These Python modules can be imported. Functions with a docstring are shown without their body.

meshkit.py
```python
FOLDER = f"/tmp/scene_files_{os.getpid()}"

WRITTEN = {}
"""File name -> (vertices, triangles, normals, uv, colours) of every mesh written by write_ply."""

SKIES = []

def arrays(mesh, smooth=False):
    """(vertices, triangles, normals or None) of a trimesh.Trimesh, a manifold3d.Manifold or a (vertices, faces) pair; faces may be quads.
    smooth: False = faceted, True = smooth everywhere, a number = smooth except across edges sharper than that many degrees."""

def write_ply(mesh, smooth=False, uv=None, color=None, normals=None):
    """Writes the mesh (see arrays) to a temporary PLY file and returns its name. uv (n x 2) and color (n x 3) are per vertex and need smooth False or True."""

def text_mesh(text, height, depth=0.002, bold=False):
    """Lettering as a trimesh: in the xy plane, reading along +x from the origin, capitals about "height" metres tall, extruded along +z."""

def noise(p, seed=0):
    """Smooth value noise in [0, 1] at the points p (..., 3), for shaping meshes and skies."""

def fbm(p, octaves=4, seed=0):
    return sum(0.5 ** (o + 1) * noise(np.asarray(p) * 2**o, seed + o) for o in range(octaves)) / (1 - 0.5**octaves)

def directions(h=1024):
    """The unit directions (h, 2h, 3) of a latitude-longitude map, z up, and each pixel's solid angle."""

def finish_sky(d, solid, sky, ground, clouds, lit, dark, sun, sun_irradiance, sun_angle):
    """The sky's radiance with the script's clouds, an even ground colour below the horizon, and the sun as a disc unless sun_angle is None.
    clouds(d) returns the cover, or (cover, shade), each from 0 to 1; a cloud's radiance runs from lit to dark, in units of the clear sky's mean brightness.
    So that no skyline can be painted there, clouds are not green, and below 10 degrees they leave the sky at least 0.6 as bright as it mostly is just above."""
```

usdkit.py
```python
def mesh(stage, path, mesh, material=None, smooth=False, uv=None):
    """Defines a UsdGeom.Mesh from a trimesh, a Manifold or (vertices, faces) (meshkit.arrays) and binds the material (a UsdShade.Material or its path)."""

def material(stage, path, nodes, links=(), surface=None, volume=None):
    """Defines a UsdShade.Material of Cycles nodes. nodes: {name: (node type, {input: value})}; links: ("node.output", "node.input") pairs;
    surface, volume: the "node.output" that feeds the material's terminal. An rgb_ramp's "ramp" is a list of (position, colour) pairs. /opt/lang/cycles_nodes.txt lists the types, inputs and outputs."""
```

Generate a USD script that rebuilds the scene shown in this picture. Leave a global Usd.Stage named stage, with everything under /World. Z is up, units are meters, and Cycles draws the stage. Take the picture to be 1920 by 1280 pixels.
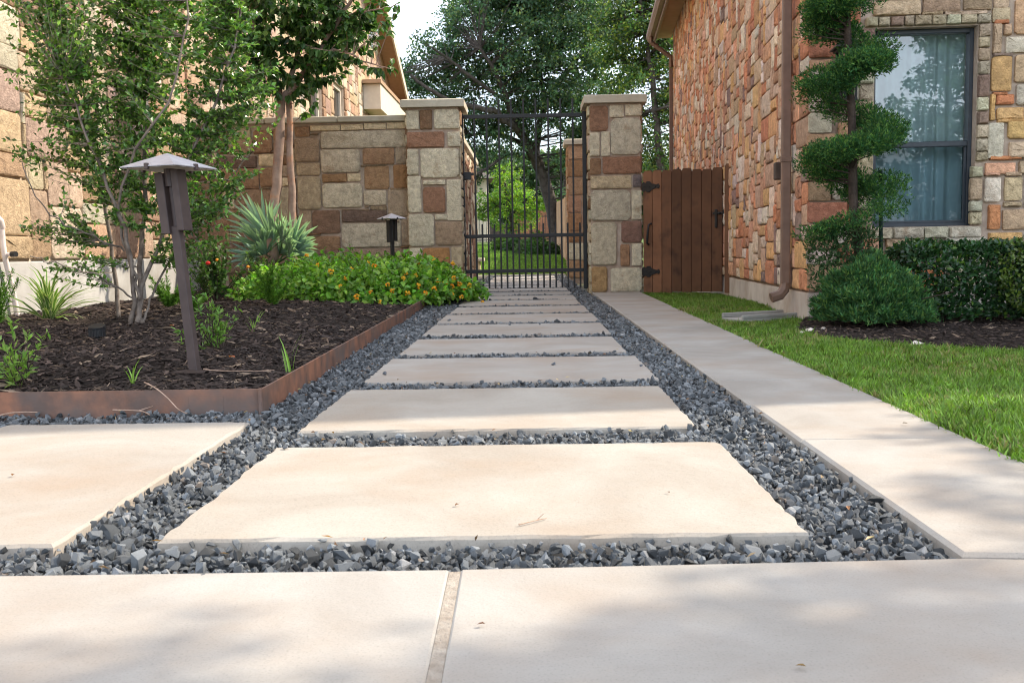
import math, random
import numpy as np, trimesh, shapely
import shapely.geometry as sg
import usdkit, meshkit
from pxr import Usd, UsdGeom, UsdLux, UsdShade, Gf, Sdf, Vt

stage = Usd.Stage.CreateInMemory()
UsdGeom.SetStageUpAxis(stage, 'Z'); UsdGeom.SetStageMetersPerUnit(stage, 1.0)
UsdGeom.Xform.Define(stage, '/World')

# ------------------------------------------------------------------ camera
CAM = dict(h=.4403, pitch=.09012, roll=-.01709, yaw=-.01822, F=1889.6, x0=.0778)
EXPOSURE = 1.22
SUN_EL, SUN_AZ = math.radians(41), math.radians(70)       # azimuth from +y towards +x
SUN_I, SKY_S = .82, .15
def cam_axes():
    c = CAM; cy, sy, cp, sp, cr, sr = math.cos(c['yaw']), math.sin(c['yaw']), math.cos(c['pitch']), math.sin(c['pitch']), math.cos(c['roll']), math.sin(c['roll'])
    f = np.array([sy*cp, cy*cp, -sp]); r = np.array([cy, -sy, 0]); u = np.cross(r, f)
    return cr*r+sr*u, -sr*r+cr*u, f
CR, CU, CF = cam_axes(); CP = np.array([CAM['x0'], 0, CAM['h']])
cam = UsdGeom.Camera.Define(stage, '/World/camera')
m = Gf.Matrix4d(*[*map(float, CR), 0, *map(float, CU), 0, *map(float, -CF), 0, *map(float, CP), 1])
UsdGeom.Xformable(cam).AddTransformOp().Set(m)
cam.CreateHorizontalApertureAttr(36.0); cam.CreateVerticalApertureAttr(24.0)
cam.CreateFocalLengthAttr(36.0*CAM['F']/1920); cam.CreateClippingRangeAttr(Gf.Vec2f(.05, 2000))
cam.CreateFStopAttr(18.0); cam.CreateFocusDistanceAttr(3.4)
cam.CreateExposureAttr(EXPOSURE)
def px_area(pts):
    "rough size in the 1920 px frame of a set of points; zero outside the frame (used only to choose which stones become prims of their own)"
    d = pts-CP; z = d@CF
    if z.min() < .1: return 0
    x = 960+CAM['F']*(d@CR)/z; y = 640-CAM['F']*(d@CU)/z
    if x.max() < 0 or x.min() > 1920 or y.max() < 0 or y.min() > 1280: return 0
    return (x.max()-x.min())*(y.max()-y.min())

# ------------------------------------------------------------------ light
sun_dir = np.array([math.sin(SUN_AZ)*math.cos(SUN_EL), math.cos(SUN_AZ)*math.cos(SUN_EL), math.sin(SUN_EL)])
sun = UsdLux.DistantLight.Define(stage, '/World/sun')
sun.CreateIntensityAttr(SUN_I); sun.CreateAngleAttr(.5); sun.CreateNormalizeAttr(True); sun.CreateColorAttr(Gf.Vec3f(1, .88, .72))
zax = sun_dir; xax = np.cross([0, 0, 1], zax); xax /= np.linalg.norm(xax); yax = np.cross(zax, xax)
UsdGeom.Xformable(sun).AddTransformOp().Set(Gf.Matrix4d(*[*map(float, xax), 0, *map(float, yax), 0, *map(float, zax), 0, 0, 0, 30, 1]))
dome = UsdLux.DomeLight.Define(stage, '/World/sky')
dome.GetPrim().SetCustomDataByKey('kind', 'structure')
skym = usdkit.material(stage, '/World/Looks/sky', {
    's': ('sky_texture', {'sky_type': 'single_scattering', 'sun_disc': False, 'sun_elevation': SUN_EL, 'sun_rotation': SUN_AZ, 'aerosol_density': 2.2, 'altitude': 150.0}),
    'tc': ('texture_coordinate', {}), 'mp': ('mapping', {'scale': (1.0, 1.0, 2.2)}),
    'n': ('noise_texture', {'scale': 2.6, 'detail': 6.0, 'roughness': .55}),
    'r': ('rgb_ramp', {'ramp': [(.36, (.15, .15, .15)), (.62, (.80, .80, .80))]}),
    'mx': ('mix', {'mix_type': 'mix', 'color2': (7.6, 8.0, 8.6)}),
    'b': ('background_shader', {'strength': SKY_S})},
    [('tc.generated', 'mp.vector'), ('mp.vector', 'n.vector'), ('n.fac', 'r.fac'), ('r.color', 'mx.fac'), ('s.color', 'mx.color1'), ('mx.color', 'b.color')], surface='b.background')
UsdShade.MaterialBindingAPI.Apply(dome.GetPrim()).Bind(skym)

# ------------------------------------------------------------------ helpers
_used = {}
def numbered(parent, name):
    k = f'{parent}/{name}'
    n = _used.get(k, 0); _used[k] = n+1
    return k if n == 0 else f'{k}_{n:03d}'
def tag(prim, label=None, cat=None, group=None, kind=None):
    prim = prim.GetPrim() if hasattr(prim, 'GetPrim') else prim
    for k, v in (('label', label), ('category', cat), ('group', group), ('kind', kind)):
        if v: prim.SetCustomDataByKey(k, v)
    return prim
def thing(name, label, cat, loc=(0, 0, 0), rotz=0, group=None, kind=None):
    x = UsdGeom.Xform.Define(stage, numbered('/World', name))
    x.AddTranslateOp().Set(Gf.Vec3d(*map(float, loc))); x.AddRotateZOp().Set(float(rotz))
    return tag(x, label, cat, group, kind)
def cat_(ms):
    "concatenate (v, f[, tint]) tuples"
    V, F, C, n = [], [], [], 0
    for q in ms:
        v, f = np.asarray(q[0], float), np.asarray(q[1], int)
        V.append(v); F.append(f+n); n += len(v)
        C.append(np.broadcast_to(np.asarray(q[2] if len(q) > 2 else (1, 1, 1), float), (len(v), 3)))
    return np.vstack(V), np.vstack(F), np.vstack(C)
def obj(name, mesh, mat, parent=None, smooth=False, tint=None, label=None, kind=None, cat=None, group=None):
    base = str(parent.GetPath()) if parent is not None else '/World'
    if isinstance(mesh, trimesh.Trimesh): mesh = (mesh.vertices, mesh.faces)
    if isinstance(mesh, tuple) and len(mesh) == 3:
        if tint is None: tint = mesh[2]
        mesh = mesh[:2]
    v, f = np.asarray(mesh[0], float), np.asarray(mesh[1], int)
    if parent is None:                                    # origin at the thing's foot
        pass
    if smooth is not False and smooth is not True and tint is not None and np.ndim(tint) == 2:
        smooth = True
    g = usdkit.mesh(stage, numbered(base, name), (v, f), MAT[mat], smooth=smooth)
    if tint is not None:
        n = len(g.GetPointsAttr().Get())
        c = np.broadcast_to(np.asarray(tint, np.float32), (n, 3)) if np.ndim(tint) == 1 else np.asarray(tint, np.float32)
        UsdGeom.PrimvarsAPI(g).CreatePrimvar('tint', Sdf.ValueTypeNames.Color3fArray, 'vertex').Set(Vt.Vec3fArray.FromNumpy(np.ascontiguousarray(c)))
    return tag(g, label, cat, group, kind)
def instancer(name, protos, pos, quat, scale, idx, kind='stuff', label=None, cat=None, parent=None):
    base = str(parent.GetPath()) if parent is not None else '/World'
    p = numbered(base, name); pi = UsdGeom.PointInstancer.Define(stage, p)
    paths = []
    for k, (mesh, mat, tint) in enumerate(protos):
        g = usdkit.mesh(stage, f'{p}/piece_{k:03d}', mesh[:2], MAT[mat], smooth=False)
        if tint is not None:
            UsdGeom.PrimvarsAPI(g).CreatePrimvar('tint', Sdf.ValueTypeNames.Color3fArray, 'vertex').Set(Vt.Vec3fArray.FromNumpy(np.ascontiguousarray(np.broadcast_to(np.asarray(tint, np.float32), (len(mesh[0]), 3)))))
        paths.append(g.GetPath())
    pi.CreatePrototypesRel().SetTargets(paths)
    pi.CreatePositionsAttr(Vt.Vec3fArray.FromNumpy(np.asarray(pos, np.float32)))
    q = np.asarray(quat, float)                            # (w,x,y,z)
    pi.CreateOrientationsAttr(Vt.QuathArray([Gf.Quath(*map(float, r)) for r in q]))
    pi.CreateScalesAttr(Vt.Vec3fArray.FromNumpy(np.asarray(scale, np.float32)))
    pi.CreateProtoIndicesAttr(Vt.IntArray.FromNumpy(np.asarray(idx, np.int32)))
    return tag(pi, label, cat, None, kind)
def rand_quat(rng, n, tilt=None):
    yaw = rng.uniform(0, 2*np.pi, n)
    if tilt is None:
        q = rng.normal(size=(n, 4)); return q/np.linalg.norm(q, axis=1, keepdims=True)
    a = rng.uniform(0, 2*np.pi, n); t = rng.normal(0, tilt, n)
    q1 = np.stack([np.cos(t/2), np.sin(t/2)*np.cos(a), np.sin(t/2)*np.sin(a), 0*t], 1)
    q2 = np.stack([np.cos(yaw/2), 0*yaw, 0*yaw, np.sin(yaw/2)], 1)
    w1, x1, y1, z1 = q1.T; w2, x2, y2, z2 = q2.T
    return np.stack([w1*w2-x1*x2-y1*y2-z1*z2, w1*x2+x1*w2+y1*z2-z1*y2, w1*y2-x1*z2+y1*w2+z1*x2, w1*z2+x1*y2-y1*x2+z1*w2], 1)
def box(x0, x1, y0, y1, z0, z1, c=0.0):
    c = min(c, (x1-x0)*.45, (y1-y0)*.45, (z1-z0)*.45)
    if c <= 0:
        P = np.array([(x, y, z) for x in (x0, x1) for y in (y0, y1) for z in (z0, z1)])
    else:
        P = []
        for x, sx in ((x0, 1), (x1, -1)):
            for y, sy in ((y0, 1), (y1, -1)):
                for z, sz in ((z0, 1), (z1, -1)):
                    P += [(x+sx*c, y+sy*c, z), (x+sx*c, y, z+sz*c), (x, y+sy*c, z+sz*c)]
        P = np.array(P)
    h = trimesh.convex.convex_hull(P)
    return np.array(h.vertices), np.array(h.faces)
def hull(P):
    h = trimesh.convex.convex_hull(np.asarray(P, float)); return np.array(h.vertices), np.array(h.faces)
def move(mesh, M=None, t=None):
    v = np.asarray(mesh[0], float)
    if M is not None: v = v@np.asarray(M).T
    if t is not None: v = v+np.asarray(t)
    return (v, *mesh[1:])
def tube(P, R, sides=6, cap=True):
    P = np.asarray(P, float); R = np.broadcast_to(np.asarray(R, float), (len(P),))
    t = np.gradient(P, axis=0); t /= np.linalg.norm(t, axis=1, keepdims=True)+1e-12
    a = np.cross(t, np.where(np.abs(t[:, 2:]) < .9, [0, 0, 1.], [1., 0, 0])); a /= np.linalg.norm(a, axis=1, keepdims=True)+1e-12
    for i in range(1, len(P)):                             # keep the ring from twisting
        a[i] = a[i-1]-t[i]*(a[i-1]@t[i]); a[i] /= np.linalg.norm(a[i])+1e-12
    b = np.cross(t, a); g = np.arange(sides)*2*np.pi/sides
    v = P[:, None]+R[:, None, None]*(np.cos(g)[None, :, None]*a[:, None]+np.sin(g)[None, :, None]*b[:, None])
    i, j = np.meshgrid(np.arange(len(P)-1), np.arange(sides), indexing='ij')
    q = np.stack([i*sides+j, i*sides+(j+1) % sides, (i+1)*sides+(j+1) % sides, (i+1)*sides+j], -1).reshape(-1, 4)
    f = np.vstack([q[:, [0, 1, 2]], q[:, [0, 2, 3]]]); v = v.reshape(-1, 3)
    if cap:
        n = len(v); v = np.vstack([v, P[0], P[-1]]); L = (len(P)-1)*sides
        k = np.arange(sides); k2 = (k+1) % sides
        f = np.vstack([f, np.stack([np.full(sides, n), k2, k], 1), np.stack([np.full(sides, n+1), L+k, L+k2], 1)])
    return v, f
def extrude(poly, d0, d1, o, U, V, N):
    "shapely polygon (u, v) extruded from n=d0 to n=d1 in the frame o, U, V, N"
    m = trimesh.creation.extrude_polygon(poly, d1-d0, engine='earcut')
    v = np.array(m.vertices); f = np.array(m.faces)
    p = np.asarray(o)+v[:, :1]*U+v[:, 1:2]*V+(v[:, 2:]+d0)*N
    if np.dot(np.cross(U, V), N) < 0: f = f[:, ::-1]
    return p, f
def unit(v):
    v = np.asarray(v, float); return v/(np.linalg.norm(v, axis=-1, keepdims=True)+1e-12)
def leaf_cloud(P, D, Nn, L, Wd, tint, fold=.25, six=False):
    "leaves at P pointing along D with face normal about Nn"
    D = unit(D); S = unit(np.cross(D, Nn)); N2 = np.cross(S, D)
    L = np.broadcast_to(np.asarray(L, float), (len(P),))[:, None]; W = np.broadcast_to(np.asarray(Wd, float), (len(P),))[:, None]
    n = len(P); i = np.arange(n)[:, None]
    if six:
        v = np.stack([P, P+D*L*.3+S*W*.5+N2*W*fold, P+D*L*.3-S*W*.5+N2*W*fold, P+D*L*.7+S*W*.36+N2*W*fold*.4, P+D*L*.7-S*W*.36+N2*W*fold*.4, P+D*L-N2*L*.12, P+D*L*.35, P+D*L*.7-N2*L*.03], 1)
        f = np.array([[0, 6, 1], [0, 2, 6], [1, 6, 7], [1, 7, 3], [2, 7, 6], [2, 4, 7], [3, 7, 5], [4, 5, 7]])
        k = 8
    else:
        v = np.stack([P, P+D*L*.45+S*W*.5+N2*W*fold, P+D*L, P+D*L*.45-S*W*.5+N2*W*fold], 1)
        f = np.array([[0, 2, 1], [0, 3, 2]]); k = 4
    F = (i[:, :, None]*k+f[None]).reshape(-1, 3)
    C = np.repeat(np.broadcast_to(np.asarray(tint, float), (n, 3)), k, axis=0)
    return v.reshape(-1, 3), F, C
def rand_dir(rng, n):
    return unit(rng.normal(size=(n, 3)))
def tints(rng, n, base, var=.25, alt=None, pa=.15):
    c = np.array(base)[None]*np.exp(rng.normal(0, var, (n, 1)))*np.exp(rng.normal(0, .08, (n, 3)))
    if alt is not None:
        k = rng.random(n) < pa; c[k] = np.array(alt)*np.exp(rng.normal(0, var*.7, (k.sum(), 1)))
    return c
def blades(rng, base, n, L, W, spread, droop, tint, seg=4, stripe=None):
    "grassy or strappy blades fanning from base"
    out = []
    for k in range(n):
        az = rng.uniform(0, 2*np.pi); lean = abs(rng.normal(0, spread)); l = L*rng.uniform(.6, 1.1); w = W*rng.uniform(.8, 1.15)
        d0 = np.array([math.cos(az)*math.sin(lean), math.sin(az)*math.sin(lean), math.cos(lean)])
        h = np.array([math.cos(az), math.sin(az), 0]); s = np.array([-math.sin(az), math.cos(az), 0])
        s = unit(s+rng.normal(0, .25, 3)); p = np.array(base)+rng.normal(0, L*.03, 3)*[1, 1, 0]; P = [p]; d = d0.copy()
        for q in range(seg):
            d = unit(d+h*droop*.35*(q+1)/seg-np.array([0, 0, droop*.5])*(q/seg)); p = p+d*l/seg; P.append(p)
        P = np.array(P); tt = np.linspace(0, 1, seg+1); ww = w*.5*np.minimum(1, (1.02-tt)*2.2)*np.minimum(1, .55+tt*2)
        v = np.vstack([P+s*ww[:, None], P-s*ww[:, None]]); a = np.arange(seg)
        f = np.vstack([np.stack([a, a+seg+1, a+1], 1), np.stack([a+1, a+seg+1, a+seg+2], 1)])
        c = np.array(tint)*math.exp(rng.normal(0, .18))
        if stripe is not None:
            Pm = P+np.cross(s, d0)*w*.12
            v = np.vstack([P+s*ww[:, None], P+s*ww[:, None]*.45, P-s*ww[:, None]*.45, P-s*ww[:, None]]); f = []
            for b in range(3):
                o1, o2 = b*(seg+1), (b+1)*(seg+1)
                f += [np.stack([o1+a, o2+a, o1+a+1], 1), np.stack([o1+a+1, o2+a, o2+a+1], 1)]
            f = np.vstack(f); cc = np.vstack([np.tile(stripe, (seg+1, 1)), np.tile(c, (2*(seg+1), 1)), np.tile(stripe, (seg+1, 1))])
            out.append((v, f, cc))
        else: out.append((v, f, c))
    return cat_(out)

# ------------------------------------------------------------------ materials
MAT = {}
def mat(name, nodes, links, surface='p.BSDF'):
    MAT[name] = usdkit.material(stage, f'/World/Looks/{name}', nodes, links, surface=surface)
def noisy(name, c1, c2, scale, rough=.8, bump=.3, bscale=None, detail=6.0, lo=.35, hi=.65, tint=False, dist=.01, c3=None, s3=3.0, spec=.3, metal=0.0, coat=0, warp=0.0, lo3=.5, hi3=.7, coord='position', grain=None):
    n = {'g': ('geometry', {}), 'tc': ('texture_coordinate', {}), 'n': ('noise_texture', {'scale': scale, 'detail': detail, 'roughness': .6, 'distortion': warp}), 'r': ('rgb_ramp', {'ramp': [(lo, c1), (hi, c2)]}),
         'b': ('noise_texture', {'scale': bscale or scale*6, 'detail': 5.0, 'roughness': .65}), 'bp': ('bump', {'strength': bump, 'distance': dist}),
         'p': ('principled_bsdf', {'roughness': rough, 'specular_ior_level': spec, 'metallic': metal})}
    src = 'g.position' if coord == 'position' else 'tc.object'
    l = [(src, 'n.vector'), (src, 'b.vector'), ('n.fac', 'r.fac'), ('b.fac', 'bp.height'), ('bp.normal', 'p.normal')]
    out = 'r.color'
    if c3 is not None:
        n['n3'] = ('noise_texture', {'scale': s3, 'detail': 4.0, 'roughness': .6}); n['r3'] = ('rgb_ramp', {'ramp': [(lo3, (0, 0, 0)), (hi3, (1, 1, 1))]})
        n['m3'] = ('mix', {'mix_type': 'mix', 'color2': c3})
        l += [(src, 'n3.vector'), ('n3.fac', 'r3.fac'), ('r3.color', 'm3.fac'), (out, 'm3.color1')]; out = 'm3.color'
    if grain:
        n['ng'] = ('noise_texture', {'scale': grain[0], 'detail': 3.0, 'roughness': .7}); n['rg'] = ('rgb_ramp', {'ramp': [(.30, (grain[1],)*3), (.45, (1, 1, 1)), (.75, (grain[2],)*3)]}); n['mg'] = ('mix', {'mix_type': 'multiply', 'fac': 1.0})
        l += [(src, 'ng.vector'), ('ng.fac', 'rg.fac'), (out, 'mg.color1'), ('rg.color', 'mg.color2')]; out = 'mg.color'
    if tint:
        n['a'] = ('attribute', {'attribute': 'tint'}); n['mt'] = ('mix', {'mix_type': 'multiply', 'fac': 1.0})
        l += [('a.color', 'mt.color1'), (out, 'mt.color2')]; out = 'mt.color'
    l.append((out, 'p.base_color'))
    mat(name, n, l)
noisy('stone', (.72, .70, .68), (1.22, 1.2, 1.17), 22.0, rough=.9, bump=1.0, bscale=60.0, tint=True, dist=.016, c3=(.66, .54, .45), s3=8.0, lo3=.60, hi3=.78, detail=9.0, lo=.32, hi=.68, warp=.4, grain=(120.0, .70, 1.12))
noisy('stone_far', (.75, .73, .7), (1.15, 1.13, 1.1), 6.0, rough=.9, bump=.5, bscale=25.0, tint=True, dist=.02)
noisy('mortar', (.34, .26, .20), (.46, .37, .30), 14.0, rough=.95, bump=.6, bscale=90.0, dist=.006)
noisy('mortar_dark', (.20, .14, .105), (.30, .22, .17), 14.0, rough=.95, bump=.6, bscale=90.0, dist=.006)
noisy('mortar_left', (.44, .35, .26), (.56, .46, .36), 14.0, rough=.95, bump=.6, bscale=90.0, dist=.006)
noisy('cap_stone', (.40, .36, .28), (.52, .48, .38), 6.0, rough=.85, bump=.35, bscale=70.0, dist=.005, c3=(.33, .29, .22), s3=3.0)
noisy('slab', (.272, .246, .218), (.338, .320, .296), 2.6, rough=.82, bump=.35, bscale=90.0, dist=.003, c3=(.280, .218, .168), s3=1.9, lo3=.47, hi3=.80, detail=9.0, warp=.6, tint=True, grain=(240.0, .80, 1.05))
noisy('pavement', (.262, .242, .216), (.345, .330, .305), 2.4, rough=.82, bump=.35, bscale=110.0, dist=.003, c3=(.275, .222, .175), s3=2.3, lo3=.45, hi3=.80, detail=10.0, warp=.5, grain=(300.0, .80, 1.05))
noisy('concrete_side', (.28, .27, .25), (.38, .37, .34), 5.0, rough=.9, bump=.3, bscale=60.0, dist=.004)
noisy('joint_fill', (.26, .22, .18), (.38, .34, .29), 40.0, rough=.95, bump=.9, bscale=140.0, dist=.006)
noisy('foundation', (.40, .35, .31), (.52, .47, .42), 4.0, rough=.95, bump=.35, bscale=60.0, dist=.006, c3=(.33, .26, .21), s3=2.5)
noisy('foundation_left', (.33, .32, .305), (.42, .41, .39), 4.0, rough=.95, bump=.35, bscale=60.0, dist=.006, c3=(.28, .265, .24), s3=2.5)
noisy('gravel', (.70, .70, .70), (1.35, 1.35, 1.35), 60.0, rough=.6, bump=.5, bscale=260.0, dist=.003, tint=True, spec=.4, coord='object')
noisy('gravel_bed', (.012, .014, .016), (.03, .034, .038), 50.0, rough=.95, bump=.8, bscale=120.0, dist=.01)
noisy('mulch_soil', (.016, .011, .009), (.035, .024, .018), 30.0, rough=.95, bump=1.0, bscale=90.0, dist=.02)
noisy('chip', (.7, .7, .7), (1.3, 1.3, 1.3), 120.0, rough=.9, bump=.5, bscale=300.0, dist=.003, tint=True, coord='object')
noisy('ground', (.05, .055, .025), (.09, .085, .045), 3.0, rough=.95, bump=.5, bscale=30.0, dist=.03)
noisy('lawn', (.06, .10, .02), (.10, .15, .032), 8.0, rough=.95, bump=.8, bscale=120.0, dist=.02, c3=(.11, .11, .05), s3=2.0, lo3=.55, hi3=.8)
noisy('corten', (.10, .060, .046), (.27, .125, .075), 11.0, rough=.75, bump=.25, bscale=90.0, dist=.003, c3=(.11, .085, .075), s3=4.0, lo3=.45, hi3=.65)
noisy('bronze', (.042, .030, .029), (.060, .043, .041), 20.0, rough=.55, bump=.08, bscale=200.0, dist=.002, spec=.4)
noisy('black_metal', (.006, .0065, .008), (.011, .012, .014), 30.0, rough=.5, bump=.06, bscale=200.0, dist=.002, spec=.45)
noisy('lamp_top', (.30, .29, .31), (.38, .37, .39), 20.0, rough=.45, bump=.05, bscale=200.0, dist=.002, spec=.5)
noisy('lamp_under', (.62, .56, .48), (.70, .64, .56), 20.0, rough=.6, bump=.05, bscale=200.0, dist=.002)
noisy('stained_wood', (.095, .046, .026), (.155, .076, .042), 3.0, rough=.75, bump=.35, bscale=80.0, dist=.004, c3=(.075, .038, .024), s3=6.0, tint=True)
noisy('tan_wood', (.33, .19, .10), (.44, .27, .15), 3.0, rough=.85, bump=.35, bscale=60.0, dist=.004, tint=True)
noisy('bark_grey', (.11, .088, .074), (.24, .205, .175), 22.0, rough=.9, bump=.6, bscale=120.0, dist=.006)
noisy('bark_crape', (.20, .13, .10), (.33, .24, .19), 9.0, rough=.75, bump=.3, bscale=60.0, dist=.005, c3=(.36, .18, .10), s3=8.0, lo3=.55, hi3=.7)
noisy('bark_oak', (.035, .028, .023), (.085, .07, .06), 8.0, rough=.95, bump=.9, bscale=30.0, dist=.03)
noisy('bark_juniper', (.026, .019, .015), (.06, .043, .033), 25.0, rough=.95, bump=.8, bscale=90.0, dist=.008)
noisy('paint_brown', (.14, .088, .066), (.18, .115, .086), 12.0, rough=.55, bump=.05, bscale=90.0, dist=.002, spec=.4)
noisy('paint_beige', (.50, .42, .33), (.56, .48, .38), 8.0, rough=.7, bump=.1, bscale=60.0, dist=.003)
noisy('paint_tan', (.30, .19, .11), (.36, .23, .14), 8.0, rough=.7, bump=.1, bscale=60.0, dist=.003)
noisy('paint_dark', (.05, .035, .028), (.08, .055, .045), 8.0, rough=.7, bump=.1, bscale=60.0, dist=.003)
noisy('roof', (.09, .075, .065), (.15, .125, .11), 10.0, rough=.95, bump=.6, bscale=40.0, dist=.01)
noisy('frame_dark', (.020, .026, .034), (.028, .036, .046), 20.0, rough=.4, bump=.03, bscale=100.0, dist=.001, spec=.5)
noisy('curtain', (.76, .80, .80), (.86, .89, .89), 10.0, rough=.9, bump=.05, bscale=400.0, dist=.001)
noisy('room', (.03, .035, .04), (.05, .055, .06), 3.0, rough=.9, bump=.0)
noisy('pvc', (.66, .56, .53), (.74, .64, .60), 12.0, rough=.5, bump=.05, bscale=60.0, dist=.002)
noisy('white_rock', (.50, .42, .36), (.64, .58, .52), 20.0, rough=.9, bump=.5, bscale=60.0, dist=.005)
noisy('twig', (.26, .17, .12), (.44, .31, .24), 30.0, rough=.9, bump=.3, bscale=200.0, dist=.002)
noisy('plain', (.9, .9, .9), (1.1, 1.1, 1.1), 10.0, rough=.8, bump=.05, bscale=60.0, dist=.002, tint=True)
def leafmat(name, rough=.45, trans=.28, spec=.4, gain=(1.5, 1.7, .7)):
    mat(name, {'a': ('attribute', {'attribute': 'tint'}), 'p': ('principled_bsdf', {'roughness': rough, 'specular_ior_level': spec}),
        'g': ('mix', {'mix_type': 'multiply', 'fac': 1.0, 'color2': gain}), 't': ('translucent_bsdf', {}), 'm': ('mix_closure', {'fac': trans})},
        [('a.color', 'p.base_color'), ('a.color', 'g.color1'), ('g.color', 't.color'), ('p.BSDF', 'm.closure1'), ('t.BSDF', 'm.closure2')], surface='m.closure')
leafmat('leaf'); leafmat('leaf_gloss', .28, .22, .55); leafmat('leaf_dull', .7, .25, .2); leafmat('grass', .6, .3, .25)
leafmat('petal', .7, .3, .2, (1.2, 1.1, .9))
def glass(name, dark, ior):
    mat(name, {'f': ('fresnel', {'IOR': ior}), 't': ('transparent_bsdf', {'color': dark}), 'g': ('glossy_bsdf', {'roughness': 0.0, 'color': (.93, .96, 1.0)}), 'm': ('mix_closure', {})},
        [('f.fac', 'm.fac'), ('t.BSDF', 'm.closure1'), ('g.BSDF', 'm.closure2')], surface='m.closure')
glass('window_glass', (.80, .93, .95), 2.3); glass('screen_glass', (.45, .56, .60), 1.5); glass('far_glass', (.4, .45, .5), 2.2)

# ------------------------------------------------------------------ stonework
def pack(w, h, unit_, rng, sizes, pre=(), holes=(), inside=None):
    "random ashlar: rectangles (u0,v0,u1,v1) on a fine grid round given stones and holes"
    nx, ny = int(round(w/unit_)), int(round(h/unit_)); occ = np.zeros((nx, ny), bool); out = [tuple(p) for p in pre]
    for (a, b, c, d) in list(pre)+list(holes):
        occ[max(0, int(round(a/unit_))):max(0, int(round(c/unit_))), max(0, int(round(b/unit_))):max(0, int(round(d/unit_)))] = True
    for j in range(ny):
        for i in range(nx):
            if occ[i, j]: continue
            sw, sh = sizes[rng.integers(len(sizes))]
            k = 1
            while k < sw and i+k < nx and not occ[i+k, j]: k += 1
            if i+k < nx and nx-(i+k) < 2 and not occ[i+k:, j].any(): k = nx-i
            q = 1
            while q < sh and j+q < ny and not occ[i:i+k, j+q].any(): q += 1
            if j+q < ny and ny-(j+q) < 2 and not occ[i:i+k, j+q:].any(): q = ny-j
            occ[i:i+k, j:j+q] = True
            if k*unit_ < .035 or q*unit_ < .03: continue
            out.append((i*unit_, j*unit_, (i+k)*unit_, (j+q)*unit_))
    return out
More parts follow.
